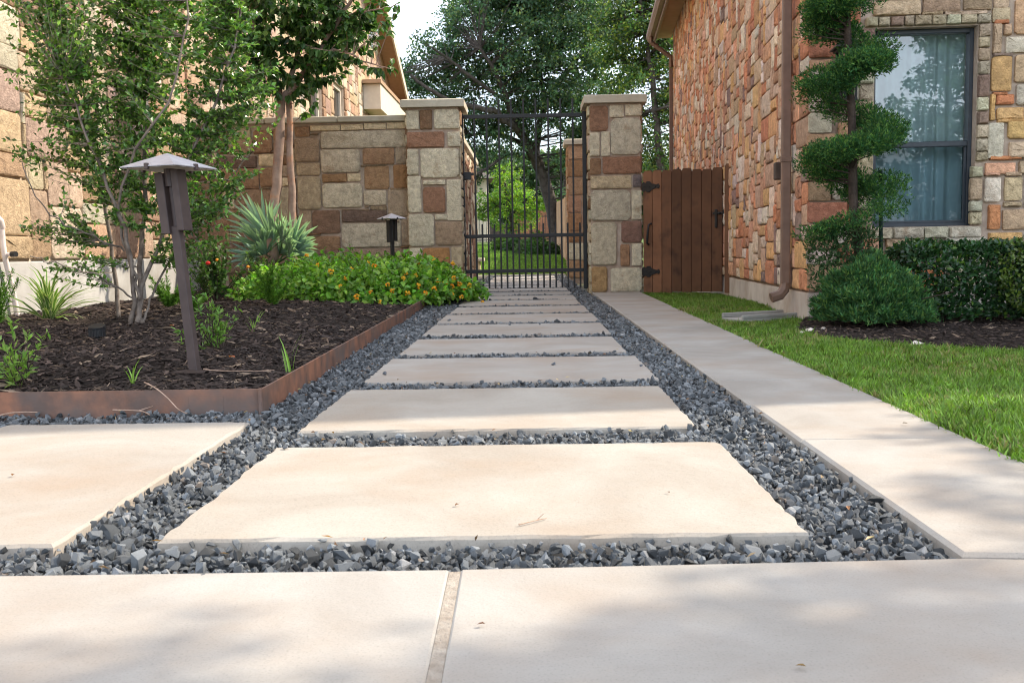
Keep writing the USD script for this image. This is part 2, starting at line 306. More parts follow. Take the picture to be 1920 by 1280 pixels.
def stone_mesh(rc, t, gap, rng, o, U, V, N, rough=1.0):
    a, b, c, d = rc; g = gap/2
    jit = lambda: rng.normal(0, gap*.28)
    a, b, c, d = a+g+jit()*.6, b+g+jit()*.6, c-g+jit()*.6, d-g+jit()*.6
    s = min(c-a, d-b)
    if s < .012: return None
    r = [s*rng.uniform(.03, .13) for _ in range(4)]
    pts = np.array([(a+r[0], b), ((a+c)/2, b), (c-r[1], b), (c, b+r[1]), (c, (b+d)/2), (c, d-r[2]), (c-r[2], d), ((a+c)/2, d), (a+r[3], d), (a, d-r[3]), (a, (b+d)/2), (a, b+r[0])])
    pts = pts+rng.normal(0, gap*.20, pts.shape); n = len(pts); ctr = np.array([(a+c)/2, (b+d)/2])
    e = min(.010, s*.09)
    ring2 = pts+(ctr-pts)*np.minimum(.6, e/np.maximum(1e-4, np.abs(pts-ctr).max(1)))[:, None]*1.25
    ring3 = ctr+(ring2-ctr)*.52+rng.normal(0, s*.05, pts.shape)
    t = t*rng.uniform(.86, 1.14); tl = rng.normal(0, .07*t*rough, 2)
    nz = lambda P, k: t*k+((P-ctr)/max(s, .05))@tl+rng.normal(0, t*.07*rough, len(P))
    W = np.vstack([np.c_[pts, np.full(n, -.012)], np.c_[pts, np.full(n, t*.74)], np.c_[ring2, nz(ring2, 1.)], np.c_[ring3, nz(ring3, 1.08)], [[*ctr, t*rng.uniform(1., 1.2)]]])
    k = np.arange(n); k2 = (k+1) % n; f = []
    for q in range(3):
        A, B = q*n, (q+1)*n
        f += [np.stack([A+k, A+k2, B+k2], 1), np.stack([A+k, B+k2, B+k], 1)]
    f.append(np.stack([3*n+k, 3*n+k2, np.full(n, 4*n)], 1)); f = np.vstack(f)
    if np.dot(np.cross(U, V), N) < 0: f = f[:, ::-1]
    return np.asarray(o)+W[:, :1]*U+W[:, 1:2]*V+W[:, 2:]*N, f
def pick(rng, pal, gain=1.0):
    w = np.array([p[1] for p in pal], float); c = gain*np.array(pal[rng.choice(len(pal), p=w/w.sum())][0])
    return c*math.exp(rng.normal(0, .10))*np.exp(rng.normal(0, .03, 3))
def lay_stones(parent, stones, limit, matname='stone', to_world=None):
    "stones: [(v, f, tint)]; the largest in view are prims, the others one part"
    M = to_world or (lambda v: v)
    order = sorted(range(len(stones)), key=lambda i: -px_area(M(stones[i][0])))
    for i in order[:limit]:
        v, f, c = stones[i]; obj('stone', (v, f), matname, parent, smooth=32, tint=c)
    if order[limit:]:
        obj('small_stones', cat_([stones[i] for i in order[limit:]]), matname, parent, smooth=True, kind='stuff')
CREAM, BUFF, BROWN, ORANGE, DARK, RED = (.56, .51, .385), (.49, .40, .265), (.235, .145, .085), (.37, .20, .085), (.125, .085, .066), (.27, .15, .095)
X_, Y_, Z_ = np.array([1., 0, 0]), np.array([0, 1., 0]), np.array([0, 0, 1.])

# ------------------------------------------------------------------ ground, paving
def sheet(name, xs, ys, zf, matname, kind='structure', **kw):
    Xg, Yg = np.meshgrid(xs, ys, indexing='ij'); Zg = zf(Xg, Yg)
    v = np.stack([Xg, Yg, Zg], -1).reshape(-1, 3); nx, ny = Xg.shape
    i, j = np.meshgrid(np.arange(nx-1), np.arange(ny-1), indexing='ij'); a = (i*ny+j).ravel()
    f = np.vstack([np.stack([a, a+ny, a+ny+1], 1), np.stack([a, a+ny+1, a+1], 1)])
    return obj(name, (v, f), matname, smooth=True, kind=kind, **kw)
def far_z(x, y): return np.clip((y-19.)/26., 0, 1)**1.3*.85
gx = np.concatenate([np.linspace(-150, -12, 12), np.linspace(-10, 10, 21), np.linspace(12, 150, 12)])
gy = np.concatenate([np.linspace(-120, -6, 12), np.linspace(-4, 60, 65), np.linspace(65, 220, 12)])
sheet('ground', gx, gy, lambda x, y: far_z(x, y)-.09, 'ground', label='bare earth under and around the garden')
BANDL = lambda y: .685+.003*(y-1.4)
BANDR = lambda y: 1.06+.0165*(y-2)
def lawn_z(x, y): return .012*np.sin(x*3.1)*np.sin(y*2.3)+.012-.02*np.clip((y-8)/2, 0, 1)
# lawn right of the path, one sheet out to the right and round the mulch bed
sheet('lawn', np.linspace(1.03, 14, 60), np.linspace(-6, 10.6, 80), lambda x, y: lawn_z(x, y)-.03, 'lawn', label='grass lawn between the concrete band and the right house')
sheet('back_lawn', np.linspace(-14, 14, 40), np.linspace(17.9, 48, 60), lambda x, y: far_z(x, y)-.01, 'lawn', label='bright back lawn beyond the iron gate')
# left front garden outside the frame
rng = np.random.default_rng(5)
# foreground pavement: two pours with a filled joint between, and the band running away to the gate
def pour(poly, z1, z0, ch=.006):
    p = np.array(poly.exterior.coords)[:-1]
    if sg.LinearRing(p).is_ccw is False: p = p[::-1]
    inn = np.array(poly.buffer(-ch, join_style=2).exterior.coords)[:-1]
    if sg.LinearRing(inn).is_ccw is False: inn = inn[::-1]
    if len(inn) != len(p): return extrude(poly, z0, z1, (0, 0, 0), X_, Y_, Z_)
    k0 = np.argmin(np.linalg.norm(inn-p[0], axis=1)); inn = np.roll(inn, -k0, axis=0); n = len(p); k = np.arange(n); k2 = (k+1) % n
    v = np.vstack([np.c_[p, np.full(n, z0)], np.c_[p, np.full(n, z1-ch)], np.c_[inn, np.full(n, z1)], [[*inn.mean(0), z1]]])
    f = []
    for q in range(2):
        A, B = q*n, (q+1)*n; f += [np.stack([A+k, A+k2, B+k2], 1), np.stack([A+k, B+k2, B+k], 1)]
    f.append(np.stack([2*n+k, 2*n+k2, np.full(n, 3*n)], 1))
    return v, np.vstack(f)
def rough_rect(x0, x1, y0, y1, rng, amp=.004, n=14):
    P = []
    for (ax, ay), (bx, by) in (((x0, y0), (x1, y0)), ((x1, y0), (x1, y1)), ((x1, y1), (x0, y1)), ((x0, y1), (x0, y0))):
        for t in np.arange(n)/n:
            w = amp*(0 if t == 0 else 1); P.append((ax+(bx-ax)*t+rng.normal(0, w), ay+(by-ay)*t+rng.normal(0, w)))
    return np.array(P)
def slab_mesh(x0, x1, y0, y1, z1, th, rng, amp=.0016, ch=.005):
    p = rough_rect(x0, x1, y0, y1, rng, amp, 26); n = len(p); c = p.mean(0)
    dirs = np.sign(c-p)*ch*(1+.5*rng.normal(size=(n, 1))); inn = p+dirs*np.where(np.abs(p-c) > np.array([(x1-x0)/2, (y1-y0)/2])-.03, 1, 0)
    tl = rng.normal(0, .002, 2)
    zt = lambda q: z1+(q-c)@tl
    k = np.arange(n); k2 = (k+1) % n
    low = p+rng.normal(0, amp*.8, p.shape)
    v = np.vstack([np.c_[low, np.full(n, z1-th)], np.c_[p, zt(p)-ch], np.c_[inn, zt(inn)], [[*c, z1]]]); f = []
    for q in range(2):
        A, B = q*n, (q+1)*n; f += [np.stack([A+k, A+k2, B+k2], 1), np.stack([A+k, B+k2, B+k], 1)]
    f.append(np.stack([2*n+k, 2*n+k2, np.full(n, 3*n)], 1))
    return v, np.vstack(f)
pav = thing('pavement', 'pale concrete pavement filling the foreground', 'pavement', kind='structure')
FY = lambda x: 1.368+.028*x                                  # far edge of the foreground pavement
jx = lambda y: -.032-.012*(y-1.35)
obj('slab', pour(sg.Polygon([(-6, -3), (jx(-3)-.0085, -3), (jx(1.36)-.0085, FY(-.04)), (-6, FY(-1.5))]), 0.0, -.09, .003), 'pavement', pav)
obj('slab', pour(sg.Polygon([(jx(-3)+.0085, -3), (6.0, -3), (6.0, 1.27), (1.03, 1.352), (.690, 1.392), (jx(1.36)+.0085, FY(-.02))]), 0.0, -.09, .003), 'pavement', pav)
obj('joint', pour(sg.Polygon([(jx(-3)-.0084, -3), (jx(-3)+.0084, -3), (jx(1.36)+.0084, FY(-.02)-.002), (jx(1.36)-.0084, FY(-.04)-.002)]), -.0025, -.09, .001), 'joint_fill', pav)
band = thing('edge_path', 'narrow pale concrete path along the lawn up to the right gate pillar', 'path', kind='structure')
cuts = [1.403, 2.268, 3.318, 4.40, 5.50, 6.62, 7.75, 8.90, 10.24]
for a, b in zip(cuts[:-1], cuts[1:]):
    y0 = a+.0025; y1 = b-.0025
    lo = .04*0
    poly = sg.Polygon([(BANDL(y0), y0-(.0 if a > 1.5 else 0)), (BANDR(y0), y0-(0.03 if a < 1.5 else 0)), (BANDR(y1), y1), (BANDL(y1), y1)])
    obj('slab', pour(poly, .002+.001*math.sin(a*5), -.09), 'pavement', band)
    if a > 1.5: obj('joint', box(BANDL(a)+.004, BANDR(a)-.004, a-.0025, a+.0025, -.08, -.007), 'joint_fill', band)
# gravel bed base
obj('gravel_bed', cat_([box(-5, .684, 1.30, 2.84, -.088, -.045), box(-.80, .684, 2.84, 19.0, -.0881, -.0452), box(-.9, .70, 10.2, 17.6, -.0879, -.0456)]), 'gravel_bed', kind='structure', label='dark bed under the blue-grey gravel')
# stepping slabs
S0, SD, SG = 1.5224, .7354, .2062
ORD = ['first', 'second', 'third', 'fourth', 'fifth', 'sixth', 'seventh', 'eighth', 'ninth', 'tenth', 'eleventh', 'twelfth', 'thirteenth', 'fourteenth', 'fifteenth', 'sixteenth', 'seventeenth', 'eighteenth']
slabs = []
for i in range(17):
    y0 = S0+i*(SD+SG); r2 = np.random.default_rng(100+i)
    x0, x1 = -.5+r2.normal(0, .006), .5+r2.normal(0, .006); y1 = y0+SD
    slabs.append((x0, x1, y0, y1))
    where = 'nearest the pavement, fully sunlit' if i == 0 else 'wide and sunlit, behind the nearest one' if i == 1 else 'crossed by the edge of the shade, small pebbles lying on it' if i == 2 else 'in front of the gate' if i < 10 else 'seen through the gate bars'
    sl = thing('stepping_slab', f'{ORD[i]} cream limestone slab of the path counted from the pavement, {where}', 'paving slab', (0, 0, 0), group='limestone slabs of the gravel path')
    k = 1+r2.normal(0, .025); tw = np.array([1, .995, .985])*k if i > 1 else np.array([1.02, 1.0, .95])
    obj('slab', slab_mesh(x0, x1, y0, y1, .001+r2.normal(0, .0012), .055, r2), 'slab', sl, tint=tw)
LS = (-1.31, -.663, 1.508, 2.612)
sl = thing('stepping_slab', 'cream limestone slab at the left edge of the photo, in front of the rusty steel edging', 'paving slab', group=None)
obj('slab', slab_mesh(*LS, .002, .055, np.random.default_rng(77)), 'slab', sl, tint=(1.0, .985, .95))
LS2 = (-2.35, -1.52, 1.508, 2.61)

# ------------------------------------------------------------------ right house
RH = thing('right_house', 'stone house on the right in red, orange and tan ashlar with one tall window', 'house', (1.70, 5.88, 0), -3.5)
a_ = math.radians(-3.5); RM = np.array([[math.cos(a_), -math.sin(a_), 0], [math.sin(a_), math.cos(a_), 0], [0, 0, 1]])
rw = lambda v: np.asarray(v)@RM.T+np.array([1.70, 5.88, 0])
rng = np.random.default_rng(11)
EAVE, FW, DW = 3.62, 8.4, 9.45
fz0 = .165
obj('foundation', cat_([box(-.012, FW, -.012, .25, -.3, fz0, .006), box(-.0121, .25, .2505, DW, -.3, fz0-.001, .006)]), 'foundation', RH)
WIN = (.352, .535, .915, 1.650)
# side wall
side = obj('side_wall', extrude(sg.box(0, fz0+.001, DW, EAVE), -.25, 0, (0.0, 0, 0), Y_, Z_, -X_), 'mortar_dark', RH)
pal = [((.44, .20, .115), 16), ((.50, .285, .19), 22), ((.53, .42, .335), 20), ((.50, .31, .155), 14), ((.22, .15, .135), 6), ((.40, .28, .20), 18), ((.55, .49, .43), 12), ((.32, .18, .12), 7)]
sizes = [(4, 2), (5, 3), (6, 3), (7, 3), (5, 2), (4, 4), (6, 4), (3, 3), (8, 4), (5, 5), (3, 5), (6, 2)]
st = []
for rc in pack(DW, EAVE-fz0-.02, .042, rng, sizes):
    q = stone_mesh((rc[0]-.0, rc[1]+fz0+.01, rc[2], rc[3]+fz0+.01), .020, .008, rng, (0.0, 0, 0), Y_, Z_, -X_, 1.5)
    if q: st.append((*q, pick(rng, pal, 1.25)))
lay_stones(side, st, 190, to_world=rw)
# front wall with the window opening
front = obj('front_wall', extrude(sg.box(.0, fz0+.002, FW, EAVE+.4).difference(sg.box(*WIN)), -.22, -.0005, (0, 0, 0), X_, Z_, -Y_), 'mortar', RH)
pal2 = [((.37, .27, .17), 16), ((.48, .29, .125), 15), ((.41, .31, .21), 14), ((.41, .17, .08), 11), ((.21, .145, .12), 10), ((.45, .40, .31), 12), ((.30, .21, .14), 10), ((.46, .27, .17), 7)]
def f_px(x, y):                                            # facade coordinates measured off the window
    return (.352+(x-1638)/174*.53, .547+(421-y)/356*1.07)
def prect(x0, y0, x1, y1):
    a, d = f_px(x0, y0); c, b = f_px(x1, y1); return (a, b, c, d)
pre = []
c1 = lambda x, y: (1480+x/4.266, y/4.266)
for r in ((1560, 100, 1700, 215), (1570, 225, 1640, 460), (1650, 228, 1712, 320), (1728, 40, 1900, 315), (1665, 330, 1880, 462), (1565, 475, 1722, 755), (1740, 470, 1930, 690), (1605, 775, 1745, 862), (1757, 705, 1930, 868), (1560, 770, 1598, 985), (1610, 880, 1820, 980), (1832, 880, 2000, 975), (1545, 1000, 1675, 1280), (1700, 985, 1960, 1130), (1710, 1150, 1990, 1280),
          (655, 20, 1020, 140), (1030, -40, 1322, 128), (1338, -20, 1560, 115), (690, -60, 1020, 10)):
    x0, y0 = c1(r[0], r[1]); x1, y1 = c1(r[2], r[3]); pre.append(prect(x0, y0, x1, y1))
c2 = lambda x, y: (1480+x/3.555, 300+y/3.555)
for r in ((1280, 28, 1475, 105), (1492, 25, 1700, 105), (1275, 125, 1385, 290), (1405, 125, 1520, 285), (1535, 120, 1700, 330), (1305, 305, 1385, 475), (1395, 340, 1650, 475), (1310, 490, 1530, 556), (1400, 290, 1520, 325), (1545, 490, 1750, 560)):
    x0, y0 = c2(r[0], r[1]); x1, y1 = c2(r[2], r[3]); pre.append(prect(x0, y0, x1, y1))
frame_pre = []
yy = [224, 325, 412, 512, 620, 795, 905, 1012, 1122, 1225, 1300]
for y0, y1 in zip(yy[:-1], yy[1:]):
    a, b = c1(1462, y0); c, d = c1(1552, y1); frame_pre.append(prect(a, b, c, d))
yy = [52, 125, 275, 352, 440]
for y0, y1 in zip(yy[:-1], yy[1:]):
    a, b = c2(1185, y0); c, d = c2(1265, y1); frame_pre.append(prect(a, b, c, d))
xx = [592, 690, 785, 890, 970, 1100, 1215, 1325, 1450, 1552]
for x0, x1 in zip(xx[:-1], xx[1:]):
    a, b = c1(x0, 142); c, d = c1(x1, 222); frame_pre.append(prect(a, b, c, d))
xx = [540, 690, 895, 1055, 1262]
for x0, x1 in zip(xx[:-1], xx[1:]):
    a, b = c2(x0, 445); c, d = c2(x1, 525); frame_pre.append(prect(a, b, c, d))
zz = np.array([.535, .64, .75, .83, .95, 1.05, 1.13, 1.25, 1.34, 1.45, 1.53, 1.650])
for z0, z1 in zip(zz[:-1], zz[1:]): frame_pre.append((.262, z0, .348, z1))
shift = lambda R: [(a, b-fz0-.01, c, d-fz0-.01) for a, b, c, d in R]
pre = [p for p in pre if p[2] > p[0]]
big = (.90, 1.62, 1.0, 1.7)
sizes2 = [(6, 4), (5, 3), (8, 4), (4, 4), (7, 5), (3, 3), (5, 5), (9, 4), (4, 2)]
rects = pack(FW-.0, EAVE-.2, .03, rng, sizes2, pre=shift(pre)+shift(frame_pre), holes=shift([WIN]))
st = []
npre = len(pre)
for k, rc in enumerate(rects):
    proud = npre <= k < npre+len(frame_pre)
    r_ = (rc[0] if rc[0] > .01 else rc[0]-.018, rc[1]+fz0+.01, rc[2], rc[3]+fz0+.01)
    q = stone_mesh(r_, .030 if proud else .024, .005 if k < npre+len(frame_pre) else .010, rng, (0, 0, 0), X_, Z_, -Y_, 1.1)
    c = pick(rng, pal2, 1.2)
    if proud: c = pick(rng, [((.40, .33, .23), 5), ((.44, .40, .30), 4), ((.25, .17, .13), 4), ((.36, .27, .19), 4)])
    if rc[0] < .25 and rc[1] < 2.5 and not proud: c = pick(rng, [((.38, .16, .095), 6), ((.46, .28, .17), 4), ((.5, .43, .36), 3), ((.33, .21, .14), 3)])
    if q: st.append((*q, c))
lay_stones(front, st, 105, to_world=rw)
# reveal of the opening
r2 = np.random.default_rng(12)
def reveal(x0, x1, z0, z1):
    obj('reveal_stone', box(x0, x1, .002, .20, z0, z1, .004), 'stone', RH, tint=np.array((.42, .36, .26))*math.exp(r2.normal(0, .16)))
zr = [WIN[1]+.001, .64, .75, .83, .95, 1.05, 1.13, 1.25, 1.34, 1.45, 1.53, WIN[3]-.001]
for z0, z1 in zip(zr[:-1], zr[1:]): reveal(WIN[2]+.001, WIN[2]+.03, z0, z1-.004); reveal(WIN[0]-.03, WIN[0]-.001, z0, z1-.004)
xr = np.linspace(WIN[0], WIN[2], 6)
for x0, x1 in zip(xr[:-1], xr[1:]): reveal(x0, x1-.004, WIN[3]+.001, WIN[3]+.03); reveal(x0, x1-.004, WIN[1]-.03, WIN[1]-.001)
wn = obj('window', cat_([box(WIN[0], WIN[0]+.022, .055, .125, WIN[1], WIN[3], .003), box(WIN[2]-.022, WIN[2], .055, .125, WIN[1], WIN[3], .003),
     box(WIN[0]+.022, WIN[2]-.022, .055, .125, WIN[3]-.026, WIN[3], .003), box(WIN[0]+.022, WIN[2]-.022, .055, .125, WIN[1], WIN[1]+.022, .003)]), 'frame_dark', RH)
MID = 1.005
obj('meeting_rail', box(WIN[0]+.022, WIN[2]-.022, .060, .10, MID-.016, MID+.016, .004), 'frame_dark', wn)
obj('sash_stile', cat_([box(WIN[0]+.022, WIN[0]+.036, .072, .10, WIN[1]+.022, MID-.016, .002), box(WIN[2]-.036, WIN[2]-.022, .072, .10, WIN[1]+.022, MID-.016, .002), box(WIN[0]+.036, WIN[2]-.036, .072, .10, WIN[1]+.022, WIN[1]+.036, .002)]), 'frame_dark', wn)
def quad(x0, x1, z0, z1, y): return (np.array([(x0, y, z0), (x1, y, z0), (x1, y, z1), (x0, y, z1)]), np.array([[0, 1, 2], [0, 2, 3]]))
obj('upper_pane', quad(WIN[0]+.02, WIN[2]-.02, MID+.014, WIN[3]-.024, .088), 'window_glass', wn)
obj('lower_pane', quad(WIN[0]+.034, WIN[2]-.034, WIN[1]+.034, MID-.014, .084), 'screen_glass', wn)
u = np.linspace(WIN[0]-.06, WIN[2]+.10, 260)
def curtain_y(u): return .21+.018*np.sin(u*74+1.3*np.sin(u*17))+.012*np.sin(u*31+.8)
cu = curtain_y(u); n = len(u)
v = np.vstack([np.c_[u, cu, np.full(n, WIN[1]-.03)], np.c_[u, cu, np.full(n, WIN[3]+.03)]]); k = np.arange(n-1)
obj('curtain', (v, np.vstack([np.stack([k, k+1, k+n+1], 1), np.stack([k, k+n+1, k+n], 1)])), 'curtain', wn, smooth=True)
obj('room', cat_([box(.03, WIN[2]+.4, 1.2, 1.25, .2, 2.0), box(.03, .06, .26, 1.19, .2, 2.0), box(WIN[2]+.35, WIN[2]+.4, .26, 1.19, .2, 2.0), box(.07, WIN[2]+.34, .26, 1.19, 1.95, 2.0), box(.07, WIN[2]+.34, .26, 1.19, .2, .25)]), 'room', RH)
# roof: gable facing the camera, eave along the side wall
OVS, OVF, PITCH = .30, .26, math.tan(math.radians(43))
half = FW/2; ridge = EAVE+half*PITCH
gab = sg.Polygon([(0, EAVE+.4), (FW, EAVE+.4), (FW, EAVE), (half, ridge-.02), (0, EAVE)])
gab = sg.Polygon([(.0, EAVE+.0), (FW, EAVE), (half, ridge-.05)]).difference(sg.box(-1, 0, FW+1, EAVE+.4005))
obj('gable_wall', extrude(gab, -.2, -.0007, (0, 0, 0), X_, Z_, -Y_), 'mortar', RH)
def roof_side(sgn):
    e = np.array([-OVS, EAVE-OVS*PITCH*.0]); p = [(-OVS, EAVE-.02), (half, EAVE-.02+(half+OVS)*PITCH), (half, EAVE+.12+(half+OVS)*PITCH), (-OVS, EAVE+.10)]
    if sgn < 0: p = [(FW-x, z) for x, z in p]
    return extrude(sg.Polygon(p), -(DW+OVF), OVF, (0, 0, 0), X_, Z_, -Y_)
rf = obj('roof', roof_side(1), 'roof', RH); obj('roof', roof_side(-1), 'roof', RH)
obj('soffit', box(-OVS+.03, -.026, -OVF+.03, DW+OVF-.03, EAVE-.045, EAVE-.022), 'paint_tan', RH)
obj('fascia', box(-OVS-.004, -OVS+.028, -OVF, DW+OVF, EAVE-.16, EAVE+.01, .003), 'paint_brown', RH)
gp = sg.Polygon([(-OVS-.095, EAVE+.02), (-OVS-.006, EAVE+.02), (-OVS-.006, EAVE-.10), (-OVS-.065, EAVE-.10), (-OVS-.095, EAVE-.04)])
obj('gutter', extrude(gp, -(DW+OVF), OVF, (0, 0, 0), X_, Z_, -Y_), 'paint_brown', RH)
def downspout(y, zb, name='downspout', s=.027):
    P = [(-OVS-.05, y, EAVE-.10), (-OVS-.05, y, EAVE-.18), (-.062, y, EAVE-.40), (-.062, y, EAVE-.55)]
    a = obj(name, cat_([tube(P[:], .034, 4), box(-.062-s, -.062+s, y-.026, y+.026, zb, EAVE-.56, .006)]), 'paint_brown', RH)
    el = [(-.062, y, zb+.004), (-.068, y-.004, zb-.035), (-.095, y-.012, zb-.068), (-.15, y-.02, zb-.085)]
    obj('elbow', tube(el, [.030, .033, .033, .032], 8), 'paint_brown', a, smooth=40)
    for z in (.95, 2.2): obj('strap', box(-.062-s-.004, -.062+s+.004, y-.030, y+.030, z, z+.03, .002), 'paint_brown', a)
    return a
downspout(.40, .205); downspout(DW-.18, .6)
obj('utility_box', box(-.085, -.03, .62, .70, .86, .97, .006), 'paint_dark', RH)
obj('side_door', box(-.045, -.028, 8.35, 8.85, .17, 1.55, .004), 'paint_dark', RH)
ln = obj('lantern', cat_([box(.10, .22, -.05, -.031, 1.22, 1.40, .004), box(.135, .185, -.16, -.051, 1.375, 1.39, .002), box(.10, .22, -.21, -.09, 1.50, 1.512, .002), hull([(.08, -.23, 1.513), (.24, -.23, 1.513), (.08, -.07, 1.513), (.24, -.07, 1.513), (.16, -.15, 1.60)]), box(.11, .21, -.20, -.10, 1.23, 1.245, .002)]+[box(x, x+.01, y, y+.01, 1.246, 1.499) for x in (.112, .198) for y in (-.198, -.112)]), 'black_metal', RH, label='black coach lantern behind the topiary')

# ------------------------------------------------------------------ left house
LX = -3.40
LH = thing('left_house', 'large buff stone house on the left with a steep gable rake far behind', 'house', (0, 0, 0))
rng = np.random.default_rng(21)
L0, L1, RIDY = 2.0, 26.9, 13.0
RK = .40
lz = lambda y: 4.05+RK*(26.9-y)
LWN = [(16.25, 1.6, 17.35, 3.30), (18.35, 1.6, 19.45, 3.55)]
wallp = sg.Polygon([(L0, .421), (L1, .421), (L1, lz(L1)), (RIDY, lz(RIDY)), (L0, lz(RIDY)-RK*(RIDY-L0))])
for w in LWN: wallp = wallp.difference(sg.box(*w))
lw = obj('side_wall', extrude(wallp, -.25, 0, (LX, 0, 0), Y_, Z_, X_), 'mortar_left', LH)
obj('foundation', box(LX-.25, LX+.02, L0, L1, -.3, .42, .008), 'foundation_left', LH)
pal3 = [((.52, .39, .25), 18), ((.47, .31, .21), 12), ((.56, .46, .33), 18), ((.42, .29, .18), 12), ((.33, .21, .15), 6), ((.50, .36, .28), 12), ((.58, .50, .40), 8)]
sizesL = [(9, 5), (7, 4), (6, 6), (11, 5), (5, 4), (8, 3), (10, 7), (4, 4), (6, 3)]
holesL = [(w[0]-5.4, w[1]-.43, w[2]-5.4, w[3]-.43) for w in LWN]
preL = []
for w in LWN:                                              # brown jamb stones
    z = w[1]
    while z < w[3]-.05: preL.append((w[2]-5.4, z-.43, w[2]-5.4+.22, z-.43+.22)); z += .22
st = []
for k, rc in enumerate(pack(L1-5.4, 6.4, .055, rng, sizesL, pre=preL, holes=holesL)):
    r_ = (rc[0]+5.4, rc[1]+.43, rc[2]+5.4, rc[3]+.43)
    if r_[3] > lz(r_[2])-.02 or r_[3] > 7: continue
    q = stone_mesh(r_, .030, .012, rng, (LX, 0, 0), Y_, Z_, X_, 1.3)
    if q: st.append((*q, np.array((.27, .165, .10)) if k < len(preL) else pick(rng, pal3, .80)))
lay_stones(lw, st, 280)
for w in LWN:
    f = obj('window', cat_([box(LX-.12, LX-.05, w[0], w[0]+.07, w[1], w[3], .004), box(LX-.12, LX-.05, w[2]-.07, w[2], w[1], w[3], .004), box(LX-.12, LX-.05, w[0]+.07, w[2]-.07, w[3]-.07, w[3], .004), box(LX-.12, LX-.05, w[0]+.07, w[2]-.07, w[1], w[1]+.07, .004)]), 'paint_beige', LH)
    obj('pane', (np.array([(LX-.09, w[0]+.06, w[1]+.06), (LX-.09, w[2]-.06, w[1]+.06), (LX-.09, w[2]-.06, w[3]-.06), (LX-.09, w[0]+.06, w[3]-.06)]), np.array([[0, 1, 2], [0, 2, 3]])), 'far_glass', f)
    obj('blind', box(LX-.24, LX-.22, w[0]-.05, w[2]+.05, w[1]-.05, w[3]+.05), 'paint_beige', f)
def lroof(y0, y1, off0, off1, x0, x1):
    P = [(y0, lz(y0)+off0), (y1, lz(y1)+off0), (y1, lz(y1)+off1), (y0, lz(y0)+off1)]
    return extrude(sg.Polygon(P), 0, x1-x0, (x0, 0, 0), Y_, Z_, X_)
obj('roof', cat_([lroof(RIDY, 27.5, .165, .30, LX-9, LX+.42), extrude(sg.Polygon([(L0-.6, lz(RIDY)-RK*(RIDY-L0+.6)+.165), (RIDY, lz(RIDY)+.165), (RIDY, lz(RIDY)+.30), (L0-.6, lz(RIDY)-RK*(RIDY-L0+.6)+.30)]), 0, 9.42, (LX-9, 0, 0), Y_, Z_, X_)]), 'roof', LH)
obj('rake_soffit', lroof(RIDY, 27.4, .13, .163, LX+.04, LX+.40), 'paint_tan', LH)
obj('rake_frieze', lroof(RIDY, 27.2, -.16, .128, LX+.001, LX+.035), 'paint_tan', LH)
obj('rake_board', lroof(RIDY, 27.5, -.02, .162, LX+.402, LX+.44), 'paint_beige', LH)
er = sg.Polygon([(21.4, 3.45), (25.9, 3.45), (26.9, 3.85), (21.4, 3.98)])
er = sg.Polygon([(21.6, 3.42), (24.6, 3.42), (27.2, 3.90), (27.2, 4.06), (21.6, 4.02)])
obj('eave_return', extrude(sg.Polygon([(21.6, 3.46), (25.4, 3.46), (27.0, 3.98), (26.6, 4.02), (21.6, 3.98)]), .036, .40, (LX, 0, 0), Y_, Z_, X_), 'paint_beige', LH)
obj('eave_cap', extrude(sg.Polygon([(21.5, 3.985), (27.1, 4.025), (27.1, 4.10), (21.5, 4.06)]), .036, .43, (LX, 0, 0), Y_, Z_, X_), 'paint_tan', LH)
obj('rear_wall', box(LX-9, LX-.26, L1-.3, L1-.05, -.2, lz(L1)+.1), 'mortar_left', LH)
obj('eave', box(LX-9, LX+.40, L1-.02, L1+.55, 3.95, 4.10), 'paint_tan', LH)

